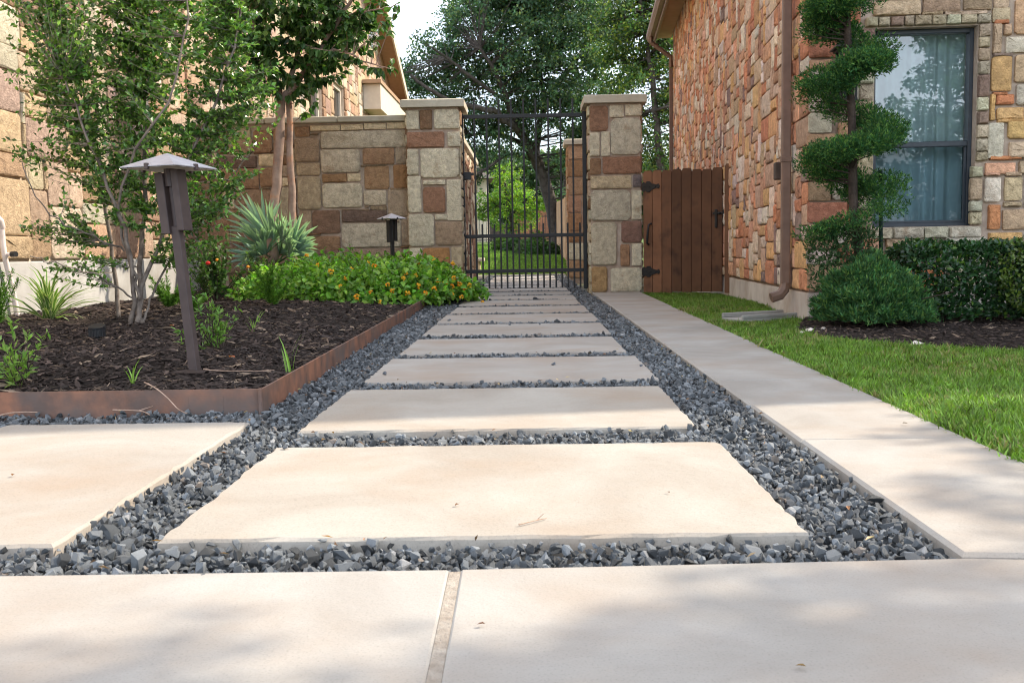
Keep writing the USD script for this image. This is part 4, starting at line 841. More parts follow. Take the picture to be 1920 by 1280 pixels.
obj('twigs', tw, 'bark_crape', t, kind='stuff'); obj('crown', lf, 'leaf', t, kind='stuff')
for px, py in ((697, 70), (706, 66), (702, 84)):
    c = at(px, py, 8.95); P = c+rng.normal(0, .012, (22, 3)); obj('flower', leaf_cloud(P, rand_dir(rng, 22), rand_dir(rng, 22), .022, .018, tints(rng, 22, (.78, .74, .76), .05)), 'petal', t)

# lantana
rng = np.random.default_rng(83)
t = thing('lantana', 'sprawling bright green lantana with yellow and orange flowers beside the left gate pillar', 'shrub')
lz_b = [(-1.95, 9.2, .55, .6, .36), (-1.45, 9.0, .65, .65, .38), (-1.0, 8.8, .52, .75, .35), (-.75, 8.75, .38, .55, .28), (-1.65, 8.3, .5, .55, .33), (-1.2, 8.1, .45, .55, .30), (-.95, 8.3, .36, .5, .30), (-1.0, 9.7, .42, .4, .34), (-.62, 8.95, .20, .36, .17), (-.47, 8.95, .17, .26, .10), (-2.1, 8.7, .4, .5, .30)]
P, N3 = [], []
for cx, cy, rx, ry, h in lz_b:
    n = int(1750*rx*ry/.3); q = unit(rng.normal(size=(n, 3))); q[:, 2] = np.abs(q[:, 2]); r = (rng.random((n, 1))**.30)
    lump = .8+.45*meshkit.noise(q*2.4+np.array([cx*7, cy*5, 1]), 5)[:, None]
    P.append(np.array([cx, cy, .035])+q*r*np.array([rx, ry, h])*lump); N3.append(q)
P, N3 = np.vstack(P), np.vstack(N3)
keep = P[:, 1] < 10.25; P, N3 = P[keep], N3[keep]; n = len(P)
lv = leaf_cloud(P, unit(rand_dir(rng, n)+N3*.35), unit(N3*.6+np.array([0, 0, .8])+rng.normal(0, .45, (n, 3))), .055*rng.uniform(.6, 1.2, n), .040*rng.uniform(.7, 1.15, n), tints(rng, n, (.112, .255, .030), .34, (.22, .37, .055), .25), .2, True)
obj('leaves', lv, 'leaf', t, kind='stuff')
st = []; spr = []
for k in range(170):
    cx, cy, rx, ry, h = lz_b[rng.integers(len(lz_b))]; q = unit(rng.normal(size=3)); q[2] = abs(q[2])+.2; q = unit(q)
    a = np.array([cx, cy, .05])+q*np.array([rx, ry, h])*.5; b = np.array([cx, cy, .05])+q*np.array([rx, ry, h])*rng.uniform(1.05, 1.3)
    if b[1] > 10.2: continue
    st.append(tube([a, (a+b)/2+[0, 0, .02], b], [.004, .003, .002], 3)); spr.append((a, b, q))
obj('stems', cat_(st), 'bark_juniper', t, kind='stuff')
LPp, LDd = [], []
for a, b, q in spr:
    for k in range(9):
        s = rng.uniform(.3, 1); LPp.append(a+(b-a)*s); LDd.append(unit(rng.normal(size=3)+q*.5))
n = len(LPp); obj('leaves', leaf_cloud(np.array(LPp), np.array(LDd), unit(np.array([0, 0, 1.])+rng.normal(0, .4, (n, 3))), .05, .034, tints(rng, n, (.10, .23, .03), .25), .2, True), 'leaf', t, kind='stuff')
FL = [(880, 538), (872, 545), (866, 560), (852, 525), (836, 532), (848, 540), (848, 555), (905, 570), (822, 530), (762, 517), (757, 525), (780, 520), (728, 537), (737, 548), (697, 552), (765, 553), (798, 553), (690, 498), (703, 503), (788, 496), (850, 497), (812, 488), (660, 508), (640, 540), (622, 512), (597, 500), (577, 483), (555, 500), (715, 570), (670, 560), (745, 500), (815, 545), (862, 535), (650, 525), (785, 540)]
BB = np.array(lz_b)
for px, py in FL:
    yy = np.linspace(7.4, 9.6, 120); pts = np.array([at(px, py, y) for y in yy])
    ins = [((pts[:, 0]-b[0])/(b[2]*.97))**2+((pts[:, 1]-b[1])/(b[3]*.97))**2+((pts[:, 2]-.03)/(b[4]*.97))**2 < 1 for b in BB]
    hit = np.any(ins, axis=0); c = pts[np.argmax(hit)] if hit.any() else at(px, py, 8.6)
    c = c+np.array([0, -.03, .015]); r = rng.uniform(.013, .020)
    parts = []
    for k in range(13):
        q = unit(rng.normal(size=3)+np.array([0, -.5, .5])); w = trimesh.creation.icosphere(0, r*.42); parts.append((w.vertices+c+q*r, w.faces, np.array((.82, .30, .02) if rng.random() < .30 else (.88, .58, .05))*rng.uniform(.8, 1.1)))
    obj('flower', cat_(parts), 'petal', t)

# blue-green fan palm
rng = np.random.default_rng(84)
t = thing('fan_palm', 'low blue-green dwarf palm with stiff fan leaves at the foot of the twin trunks', 'palm')
base = at(520, 492, 9.55)
FR = [((468, 372), .9, 13, .30), ((452, 420), .9, 11, .28), ((500, 395), .9, 12, .30), ((545, 400), .9, 12, .26), ((585, 415), .85, 12, .26), ((600, 450), .8, 12, .24), ((470, 455), .9, 11, .26), ((530, 450), 1.2, 12, .22), ((572, 465), 1.0, 10, .22), ((435, 470), .8, 9, .24)]
for k, ((px, py), fan, nbl, Lf) in enumerate(FR):
    tip = at(px, py, 9.45+rng.uniform(-.6, .0)); hub = base+(tip-base)*.42+np.array([0, -.02, 0]); dr = unit(tip-base)
    fr = obj('frond', tube([base+rng.normal(0, .02, 3)*[1, 1, 0], (base+hub)/2, hub], [.010, .008, .007], 5), 'leaf_dull', t, tint=(.12, .18, .11))
    side = unit(np.cross(dr, [0, -1, .25])+rng.normal(0, .15, 3)); out = []
    for a in np.linspace(-fan, fan, nbl+3):
        d = unit(dr*math.cos(a)+side*math.sin(a)+np.array([0, -.12, 0])+rng.normal(0, .05, 3)); l = Lf*1.75*(1-.22*abs(a)/fan)*rng.uniform(.85, 1.1); nn = unit(np.cross(d, side)+1e-3)
        s2 = unit(np.cross(d, nn)); w = .0165
        q = np.linspace(0, 1, 5); P = hub+d*l*q[:, None]+np.array([0, 0, -.03])*(q**3)[:, None]; ww = w*np.array([.35, .9, 1, .7, .05])
        v = np.vstack([P+s2*ww[:, None]+nn*ww[:, None]*.25, P, P-s2*ww[:, None]+nn*ww[:, None]*.25]); i = np.arange(4); f = []
        for o in (0, 5): f += [np.stack([o+i, o+i+1, o+5+i], 1), np.stack([o+i+1, o+6+i, o+5+i], 1)]
        out.append((v, np.vstack(f), np.array((.24, .35, .31))*math.exp(rng.normal(0, .2))))
    obj('blades', cat_(out), 'leaf_dull', fr)

# strappy, feathery and leafy plants of the left bed
rng = np.random.default_rng(85)
def gz_(p): return np.array([p[0], p[1], bed_z(np.array(p[0]), np.array(p[1]))-.01])
t = thing('striped_lily', 'green and cream striped strappy plant by the house foundation on the left', 'plant')
obj('leaves', blades(rng, gz_((-2.93, 6.25)), 60, .42, .020, .62, .75, (.10, .19, .05), seg=5, stripe=(.55, .56, .36)), 'leaf_dull', t, kind='stuff')
def fern(label, p, n, h, spread, tint_=(.075, .17, .02)):
    t = thing('feathery_fern', label, 'fern'); b = gz_(p); out = []; stem_ = []
    for k in range(n):
        az = rng.uniform(0, 2*np.pi); le = abs(rng.normal(0, spread)); d = np.array([math.cos(az)*math.sin(le), math.sin(az)*math.sin(le), math.cos(le)]); l = h*rng.uniform(.65, 1.1); m = 150
        q = rng.uniform(.08, 1, m); P0 = b+d*.02*rng.normal(); P = P0+d*(l*q)[:, None]+np.array([d[0], d[1], -.2])*(.12*l*q**2)[:, None]
        rd = unit(rng.normal(size=(m, 3))+d*.7); out.append(leaf_cloud(P, rd, rand_dir(rng, m), (.028+.018*(1-q))*rng.uniform(.7, 1.2, m), .0055, tints(rng, m, tint_, .28), 0))
        stem_.append(tube([P0, P0+d*l*.5, P0+d*l+np.array([d[0], d[1], -.2])*.12*l], .0025, 3))
    obj('stems', cat_(stem_), 'leaf_dull', t, tint=(.06, .12, .02), kind='stuff'); obj('fronds', cat_(out), 'leaf_dull', t, kind='stuff')
fern('feathery bright green fern at the left end of the lantana', (-1.78, 7.25), 16, .30, .38)
fern('feathery fern cut by the left edge of the photo', (-3.12, 6.0), 14, .36, .32)
fern('small feathery fern in the shade behind the stems of the small tree', (-2.55, 7.3), 12, .24, .5)
fern('low feathery fern behind the tall path light', (-2.15, 6.6), 10, .18, .6)
def leafy_plant(name, label, p, n, h, spread, ll, lw, tn, nl=22, alt=None, matn='leaf', cat='plant'):
    t = thing(name, label, cat); b = gz_(p); out = []; st = []
    for k in range(n):
        az = rng.uniform(0, 2*np.pi); le = abs(rng.normal(0, spread)); d = np.array([math.cos(az)*math.sin(le), math.sin(az)*math.sin(le), math.cos(le)]); l = h*rng.uniform(.5, 1.1)
        P0 = b+rng.normal(0, .015, 3)*[1, 1, 0]; m = nl; q = rng.uniform(.12, 1, m)**.8; P = P0+d*(l*q)[:, None]
        out.append(leaf_cloud(P, unit(rng.normal(size=(m, 3))+d*.9), unit(np.array([0, 0, 1.])+rng.normal(0, .5, (m, 3))), ll*rng.uniform(.6, 1.15, m), lw*rng.uniform(.7, 1.1, m), tints(rng, m, tn, .28, alt, .15), .15)); st.append(tube([P0, P0+d*l*.5, P0+d*l], [.003, .0022, .0012], 3))
    obj('stems', cat_(st), 'bark_juniper', t, kind='stuff'); obj('leaves', cat_(out), matn, t, kind='stuff'); return t
leafy_plant('leafy_plant', 'bright small-leaved plant close behind the tall path light post', (-1.17, 3.95), 16, .22, .45, .032, .011, (.11, .21, .04), 26)
leafy_plant('leafy_plant', 'pale green young shrub at the left edge of the photo near the steel edging', (-1.50, 3.05), 11, .20, .36, .036, .011, (.15, .25, .05), 22)
t = leafy_plant('rose_bush', 'dark leafy rose bush with one red bloom left of the lantana', (-2.55, 8.4), 46, .55, .5, .05, .030, (.045, .095, .025), 26, (.09, .16, .04), cat='shrub')
c = at(390, 493, 8.2); q = [trimesh.creation.icosphere(1, .020)]; obj('bloom', cat_([(w.vertices*[1, 1, .8]+c, w.faces) for w in q]), 'petal', t, tint=(.55, .04, .035))
for px, py in ((407, 487), (465, 500)):
    c = at(px, py, 8.2); w = trimesh.creation.icosphere(1, .013); obj('bud', (w.vertices+c, w.faces), 'petal', t, tint=(.75, .35, .05))
leafy_plant('leafy_plant', 'grey-green leafy shrub between the rose bush and the palm', (-2.35, 9.0), 34, .42, .55, .05, .018, (.085, .15, .05), 24)
leafy_plant('leafy_plant', 'low green plant at the foot of the garden wall behind the small tree', (-2.9, 9.3), 26, .40, .5, .05, .025, (.05, .11, .03), 24)
for (p, l, lab) in (((-1.178, 3.13), .10, 'tiny grass sprout nearest the steel edging, left of the light post'), ((-1.33, 4.62), .10, 'small grass sprout in open mulch, leftmost of the two behind'), ((-1.24, 4.76), .12, 'small curved grass sprout in open mulch before the lantana'), ((-.745, 3.42), .15, 'taller grass sprout beside the rusty edging strip'), ((-1.44, 5.55), .11, 'small grass sprout near the feathery fern')):
    t = thing('sprout', lab, 'sprout'); obj('blades', blades(rng, gz_(p), 5, l, .006, .28, .5, (.17, .30, .06), seg=4), 'grass', t)

# spiral juniper
rng = np.random.default_rng(86)
t = thing('spiral_topiary', 'tall spiral-clipped juniper at the corner of the right house', 'topiary')
TX, TY = 1.775, 5.32
ax = smooth_path([at(1625, 560, 5.32), at(1612, 480, 5.32), at(1600, 380, 5.32), at(1598, 250, 5.32), at(1592, 120, 5.32), at(1585, -60, 5.32), at(1582, -260, 5.32)], 60)
ax[0, 2] = -.02
obj('trunk', tube(ax, np.linspace(.030, .014, 60), 8), 'bark_juniper', t, smooth=True)
n = 52000; f_ = rng.random(n); z = .50+f_*1.75; phi = 2*np.pi*(z-1.42)/.365
Rh = np.interp(z, [.4, .9, 1.5, 2.3], [.175, .172, .142, .09]); rt = np.interp(z, [.4, .7, 1.0, 1.5, 2.3], [.055, .084, .098, .092, .07])
lump = .45+.75*meshkit.noise(np.stack([phi*2.1, z*11, rt*0], -1), 7)+.5*meshkit.noise(np.stack([np.cos(phi)*5, np.sin(phi)*5, z*14], -1), 8); rt = rt*lump; Rh = Rh*(.75+.5*meshkit.noise(np.stack([phi*1.4, z*4, rt*0], -1), 41))
cx = np.interp(z, ax[:, 2], ax[:, 0]); cy = np.interp(z, ax[:, 2], ax[:, 1])
o = unit(rng.normal(size=(n, 3))); rr_ = rng.random(n)**.35
e = np.stack([np.cos(phi), np.sin(phi), 0*phi], 1)
P = np.stack([cx, cy, z], 1)+e*Rh[:, None]+o*np.array([1.25, 1.25, .62])*(rt*rr_)[:, None]+np.array([0, 0, .12])*(meshkit.noise(np.stack([phi*1.3, z*3, rt*0], -1), 17)-.5)[:, None]
keep = rng.random(n) < np.interp(z, [.45, .75, .95], [.40, .85, 1])*np.clip(2.6*meshkit.noise(np.stack([phi*1.1, z*5, rt*0], -1), 31)-.25, .30, 1); P, o = P[keep], o[keep]; n = len(P)
D = unit(o*.75+np.array([0, 0, .65])+rng.normal(0, .45, (n, 3)))
def sprays(P, D, rng, L, tn, alt, pa, k=3):
    out = []
    for q in range(k):
        dd = unit(D+rng.normal(0, .42, D.shape)); out.append(leaf_cloud(P+D*L*.12*q, dd, rand_dir(rng, len(P)), L*rng.uniform(.7, 1.2, len(P)), L*.25, tints(rng, len(P), tn, .26, alt, pa)*(.55+.95*meshkit.noise(P*26, 6)[:, None]), .1))
    return cat_(out)
obj('foliage', sprays(P, D, rng, .021, (.030, .092, .030), (.11, .21, .05), .26), 'leaf_dull', t, kind='stuff')
tw = []
for k in range(150):
    i = rng.integers(n); a = np.array([np.interp(P[i, 2]-.05, ax[:, 2], ax[:, 0]), np.interp(P[i, 2]-.05, ax[:, 2], ax[:, 1]), P[i, 2]-.05]); tw.append(tube([a, (a+P[i])/2+rng.normal(0, .01, 3), P[i]], [.005, .003, .0015], 3))
obj('twigs', cat_(tw), 'bark_juniper', t, kind='stuff')
n = 1500; z = rng.uniform(.20, .52, n); a = rng.uniform(0, 2*np.pi, n); r = rng.random(n)**.5*.20; P = np.stack([np.interp(z, ax[:, 2], ax[:, 0])-.08+r*np.cos(a), TY+r*np.sin(a)*.8, z], 1)
obj('thin_foliage', sprays(P, unit(rng.normal(size=(n, 3))+[0, 0, .6]), rng, .032, (.035, .075, .030), (.07, .12, .05), .2, 2), 'leaf_dull', t, kind='stuff')
sk = thing('stake', 'thin dark green stake standing beside the spiral topiary', 'stake', (1.98, 5.50, 0)); obj('pole', tube([(0, 0, -.05), (.0, 0, .4), (-.01, 0, .82)], .011, 8), 'leaf_dull', sk, tint=(.012, .03, .022), smooth=True)
obj('tip', trimesh.creation.icosphere(1, .0125).apply_translation((-.01, 0, .825)), 'leaf_dull', sk, smooth=True, tint=(.012, .03, .022))
# clipped juniper ball
t = thing('juniper_bush', 'rounded juniper bush at the foot of the spiral topiary', 'shrub')
n = 13500; q = unit(rng.normal(size=(n, 3))); q[:, 2] = np.abs(q[:, 2])*1.0-.12; lump = .62+.40*meshkit.noise(q*2.6+3, 12)+.34*meshkit.noise(q*6+3, 13)
c = np.array([1.805, 5.12, .09]); P = c+q*(rng.random((n, 1))**.28)*np.array([.27, .24, .31])*lump[:, None]; P[:, 2] = np.maximum(P[:, 2], .03)
obj('foliage', sprays(P, unit(q*.55+np.array([0, 0, .8])+rng.normal(0, .35, (n, 3))), rng, .032, (.044, .115, .042), (.12, .21, .06), .22, 3), 'leaf_dull', t, kind='stuff')
obj('stems', cat_([tube([c+[0, 0, -.1], c+np.append(rng.normal(0, .05, 2), .02), c+np.append(rng.normal(0, .14, 2), .12)], [.008, .005, .002], 4) for k in range(14)]), 'bark_juniper', t, kind='stuff')
# hedge and round bush
def broad_hedge(name, label, cat, P, q, ll, tn, alt, pa, inner):
    t = thing(name, label, cat); n = len(P)
    obj('leaves', leaf_cloud(P, unit(rand_dir(rng, n)*.9+q*.5+np.array([0, 0, .35])), unit(q*.7+np.array([0, 0, .5])+rng.normal(0, .5, (n, 3))), ll*rng.uniform(.65, 1.15, n), ll*.62*rng.uniform(.7, 1.1, n), tints(rng, n, tn, .32, alt, pa), .2, True), 'leaf_gloss', t, kind='stuff')
    obj('branches', inner, 'bark_juniper', t, kind='stuff'); return t
n = 5200; hx0, hx1, hy0, hy1, ht = 2.03, 2.66, 5.18, 5.62, .425
P = np.stack([rng.uniform(hx0, hx1, n), rng.uniform(hy0, hy1, n), rng.uniform(.05, ht, n)], 1); fc = rng.integers(0, 6, n); dpt = rng.exponential(.02, n); q = np.zeros((n, 3))
for k, (ax_, v_, s_) in enumerate(((1, hy0, 1), (1, hy0, 1), (1, hy0, 1), (2, ht, -1), (0, hx0, 1), (0, hx1, -1))):
    m_ = fc == k; P[m_, ax_] = v_+s_*dpt[m_]; q[m_, ax_] = -s_
P += .03*(meshkit.noise(P*7, 3)[:, None]-.5)*2*q
br = cat_([tube([(x, y, .0), (x+rng.normal(0, .03), y, .2), (x+rng.normal(0, .06), y+rng.normal(0, .05), .38)], [.008, .005, .002], 4) for x in np.linspace(hx0+.05, hx1-.05, 12) for y in (5.3, 5.45)])
broad_hedge('hedge', 'clipped dark glossy hedge below the window of the right house', 'hedge', P, q, .036, (.018, .050, .016), (.075, .14, .02), .10, br)
n = 3800; q = unit(rng.normal(size=(n, 3))); c = np.array([2.77, 5.08, .26]); P = c+q*np.array([.31, .30, .245])*(.86+.28*meshkit.noise(q*3, 4)[:, None])*(1-rng.exponential(.05, (n, 1)))
P[:, 2] = np.maximum(P[:, 2], .05)
br = cat_([tube([c+[0, 0, -.25], c+np.append(rng.normal(0, .05, 2), -.1), c+np.append(rng.normal(0, .12, 2), .1)], [.01, .006, .002], 4) for k in range(16)])
broad_hedge('round_bush', 'round yellow-green bush cut by the right edge of the photo', 'shrub', P, q, .026, (.05, .085, .015), (.10, .15, .025), .3, br)

# ------------------------------------------------------------------ trees beyond the gate
def big_tree(name, label, stems, blobs, Y, depth, dens, per, lsize, tn, alt, pa, seed, clump=.34, group=None, flat=.6, bark='bark_oak', tr=.03, matn='leaf', sides=8):
    r = np.random.default_rng(seed); t = thing(name, label, 'tree', group=group); sp = []
    for k, (P, r0, r1) in enumerate(stems):
        q = smooth_path([at(*p) if len(p) == 3 and p[0] > 20 else np.array(p) for p in P], 20); q[2:-1] += r.normal(0, r0*.12, (17, 3)); sp.append(q)
        obj('trunk' if k == 0 else 'limb', tube(q, np.linspace(r0, r1, 20), sides), bark, t, smooth=True)
    T = blob_targets(r, blobs, dens, Y, depth) if blobs and blobs[0][0] > 20 else np.vstack([np.array(b[:3])+unit(r.normal(size=(int(b[6]), 3)))*(r.random((int(b[6]), 1))**.45)*np.array(b[3:6]) for b in blobs])
    SP = np.vstack(sp); tw = []
    for q in T:
        s = SP[np.argmin(np.linalg.norm(SP-q, axis=1))]; m = (s+q)/2+r.normal(0, .08*np.linalg.norm(q-s), 3); k = np.linspace(0, 1, 5)[:, None]; tw.append(tube((1-k)**2*s+2*k*(1-k)*m+k**2*q, np.linspace(tr, tr*.25, 5), 3, cap=False))
    obj('twigs', cat_(tw)[:2], bark, t, kind='stuff')
    n = len(T)*per; o = unit(r.normal(size=(n, 3)))*(r.random((n, 1))**.5)*clump*np.array([1, 1, flat]); P = np.repeat(T, per, axis=0)+o
    c = tints(r, n, tn, .30, alt, pa)*np.repeat(np.exp(r.normal(0, .22, (len(T), 1))), per, axis=0)
    obj('crown', leaf_cloud(P, rand_dir(r, n), unit(np.array([0, 0, .9])+r.normal(0, .6, (n, 3))), lsize*r.uniform(.6, 1.2, n), lsize*.55, c, .15), matn, t, kind='stuff')
    return t
big_tree('live_oak', 'large spreading live oak with a leaning dark trunk behind the iron gate',
    [([(1046, 480, 34), (1038, 400, 34), (1016, 330, 34), (1000, 285, 34), (965, 240, 33), (920, 205, 32)], .26, .09), ([(1010, 318, 34), (985, 265, 33.5), (960, 215, 33), (940, 160, 32.5), (900, 90, 32)], .15, .05), ([(1000, 292, 34), (955, 258, 34), (910, 250, 34), (870, 260, 33.5)], .10, .04), ([(1005, 300, 34), (1010, 240, 34.5), (1040, 170, 35), (1090, 100, 35), (1130, 30, 35)], .14, .05), ([(920, 208, 32), (850, 190, 31), (800, 165, 30.5), (770, 140, 30.5)], .09, .04), ([(1020, 200, 34.7), (1010, 120, 34), (990, 40, 34)], .09, .04), ([(1000, 300, 34), (956, 289, 33.5), (934, 301, 33), (910, 317, 32.7), (885, 330, 32.3), (850, 350, 32)], .06, .03), ([(950, 190, 32.8), (890, 150, 32), (840, 110, 31.5), (810, 90, 31)], .07, .03)],
    [(900, 70, 85), (1000, 60, 95), (1090, 60, 85), (820, 110, 52), (860, 150, 60), (780, 160, 45), (950, 150, 75), (1040, 150, 75), (1120, 140, 65), (770, 215, 32), (830, 215, 45), (900, 220, 42), (970, 195, 48), (1060, 210, 45), (1110, 220, 50), (960, -40, 110), (1080, -40, 110), (900, 0, 60), (750, 150, 20), (860, 60, 30), (890, 270, 30), (885, 320, 26), (1075, 265, 32), (1090, 310, 28), (980, 250, 26), (905, 300, 30), (935, 275, 30), (1062, 300, 30), (985, 285, 20), (880, 345, 24), (755, 140, 28), (1085, 350, 26), (915, 240, 30), (740, 210, 22), (800, 90, 22)],
    33.5, 3.2, 11.5, 66, .13, (.066, .125, .068), (.17, .22, .07), .15, 91, clump=.40, tr=.022)
big_tree('live_oak', 'second live oak rising behind the wooden gate, its leaves dappled yellow by the sun',
    [([(1078, 478, 36), (1068, 400, 36), (1062, 330, 36), (1080, 270, 34), (1130, 210, 32)], .17, .09), ([(1130, 212, 32), (1180, 150, 30), (1230, 90, 28), (1260, 20, 27)], .09, .04), ([(1085, 265, 34), (1140, 240, 32), (1200, 215, 29), (1260, 200, 27)], .08, .03), ([(1240, 430, 28), (1238, 300, 28), (1228, 200, 28), (1215, 100, 28), (1200, 0, 28)], .12, .05)],
    [(1200, 50, 75), (1240, 120, 62), (1160, 60, 60), (1180, 150, 55), (1230, 210, 52), (1240, 280, 48), (1215, 330, 40), (1265, 60, 60), (1230, -40, 90), (1290, 200, 60), (1260, 380, 60), (1195, 260, 30)],
    28.5, 2.4, 11.0, 60, .115, (.050, .10, .030), (.18, .22, .04), .25, 92, clump=.36, tr=.02)
big_tree('small_tree', 'bright yellow-green young tree in the back lawn framed by the gate bars',
    [([(962, 458, 40), (958, 410, 40), (950, 370, 40), (945, 320, 40)], .09, .04), ([(957, 405, 40), (985, 375, 40), (1010, 350, 40)], .05, .02), ([(956, 400, 40), (925, 380, 40), (905, 360, 40)], .05, .02)],
    [(940, 350, 40), (905, 385, 30), (975, 375, 36), (1010, 385, 30), (935, 405, 34), (980, 410, 30), (945, 325, 24), (1035, 370, 22)], 40, 1.1, 17, 50, .12, (.10, .20, .02), (.22, .30, .03), .3, 93, clump=.28, tr=.015)
rng = np.random.default_rng(95)
n = 52000; x = rng.uniform(-14, 16, n); hgt = 4.4+1.8*meshkit.noise(np.stack([x*.35, 0*x, 0*x], -1), 2); z = .6+rng.random(n)**.8*hgt; P = np.stack([x, 60+rng.normal(0, 1.4, n)+2*meshkit.noise(np.stack([x*.6, z*.6, 0*x], -1), 6), z], 1)
obj('distant_woods', leaf_cloud(P, rand_dir(rng, n), rand_dir(rng, n), .34*rng.uniform(.6, 1.2, n), .2, tints(rng, n, (.04, .08, .03), .35, (.10, .15, .04), .15), .15), 'leaf', kind='stuff', label='far-off green woods behind the back fences', cat='woods')

# ------------------------------------------------------------------ things beyond the gate
tf = thing('board_fence', 'tan board fence running away on the right beyond the gate', 'fence', (1.02, 17.2, 0)); rr = np.random.default_rng(96)
for k in range(46):
    y = k*.46; z = float(far_z(0, 17.2+y))
    obj('board', box(-.012+rr.uniform(-.004, .004), .012, y+.004, y+.452, z-.1, z+1.60+rr.normal(0, .008), .003), 'tan_wood', tf, tint=np.ones(3)*math.exp(rr.normal(0, .12)))
bf = thing('board_fence', 'reddish brown board fence across the far end of the back lawn', 'fence', (0, 46, float(far_z(0, 46))))
for k in range(26):
    x = -.6+k*.155; obj('board', box(x, x+.148, 0, .02, -.1, 1.35+rr.normal(0, .01), .003), 'stained_wood', bf, tint=np.array([1.9, 1.6, 1.5])*math.exp(rr.normal(0, .12)))
mf = thing('metal_fence', 'low thin black metal fence across the back lawn', 'fence', (0, 43, float(far_z(0, 43))))
for z in (.12, 1.08): obj('rail', box(-2.6, 1.0, -.012, .012, z-.02, z+.02), 'black_metal', mf)
for x in np.linspace(-2.55, .95, 26): obj('picket', box(x-.010, x+.010, -.0121, .0121, 0, 1.18), 'black_metal', mf)
fh = thing('far_house', 'pale rendered house with a grey stone column at the far left of the back lawn', 'house', (-2.6, 47, float(far_z(0, 47))))
obj('wall', box(-3, .75, .3, 3, -.2, 3.0), 'paint_beige', fh); obj('column', box(-.30, .12, -.1, .28, -.2, 2.6, .02), 'stone_far', fh, tint=(.20, .19, .19)); obj('roof', hull([(-3.4, -.4, 2.9), (1.2, -.4, 2.9), (-3.4, 3.4, 2.9), (1.2, 3.4, 2.9), (-3.4, 1.5, 4.2), (.2, 1.5, 4.2)]), 'roof', fh)
ac = thing('condenser', 'dark air conditioning unit in front of the far pale house', 'air conditioner', (-1.25, 44.5, float(far_z(0, 44.5))))
obj('case', box(-.35, .35, -.3, .3, 0, .75, .03), 'paint_dark', ac); obj('top_grille', tube([(0, 0, .751), (0, 0, .80)], .26, 16), 'black_metal', ac)
sb = thing('stone_block', 'small tan stone bench end beside the passage wall beyond the gate', 'bench', (-.98, 18.6, 0))
obj('leg', box(-.16, .16, -.14, .14, -.02, .24, .01), 'stone', sb, tint=BUFF); obj('seat', box(-.20, .24, -.18, .18, .241, .31, .012), 'cap_stone', sb)
obj('stone_border', box(-1.6, .72, 17.72, 17.88, -.08, .012, .01), 'cap_stone', label='pale stone border between the gravel path and the back lawn', cat='kerb')
rng = np.random.default_rng(97)
for k, (px, py, Y, h, lab, tn) in enumerate(((942, 478, 34, .55, 'low green shrub in the far bed, leftmost of those behind the gate', (.06, .12, .02)), (965, 480, 33, .5, 'low dark shrub in the far bed below the young bright tree', (.04, .09, .025)), (985, 484, 31, .45, 'small pale shrub in the far bed before the reddish fence', (.08, .13, .05)), (1008, 486, 30, .75, 'upright green shrub in the far bed left of the live oak trunk', (.05, .12, .025)), (1030, 488, 30, .4, 'low dark shrub at the foot of the live oak', (.04, .08, .03)))):
    p = at(px, py, Y); p[2] = far_z(p[0], p[1]); t = thing('far_shrub', lab, 'shrub', tuple(p)); n = 1500
    q = unit(rng.normal(size=(n, 3))); q[:, 2] = np.abs(q[:, 2]); P = q*(rng.random((n, 1))**.4)*np.array([.42, .4, h]); obj('leaves', leaf_cloud(P, rand_dir(rng, n), rand_dir(rng, n), .09*rng.uniform(.6, 1.2, n), .05, tints(rng, n, tn, .3), .15), 'leaf', t, kind='stuff')
    obj('stems', cat_([tube([(0, 0, -.05), tuple(rng.normal(0, .1, 2))+(h*.6,)], [.012, .004], 4) for w in range(8)]), 'bark_oak', t, kind='stuff')
px = np.linspace(0, 1, 30); cv = np.array([at(925+p*128, 476+p*16, 35-6*p) for p in px]); w_ = .55
vv = np.vstack([np.c_[cv[:, 0], cv[:, 1]-.2, far_z(cv[:, 0], cv[:, 1]-.2)+.012], np.c_[cv[:, 0]+.05, cv[:, 1]+5.0, far_z(cv[:, 0], cv[:, 1]+5.0)+.012]]); k = np.arange(29)
obj('far_mulch_bed', (vv, np.vstack([np.stack([k, k+1, k+31], 1), np.stack([k, k+31, k+30], 1)])), 'mulch_soil', kind='structure', label='curved mulch bed along the fence in the back lawn')

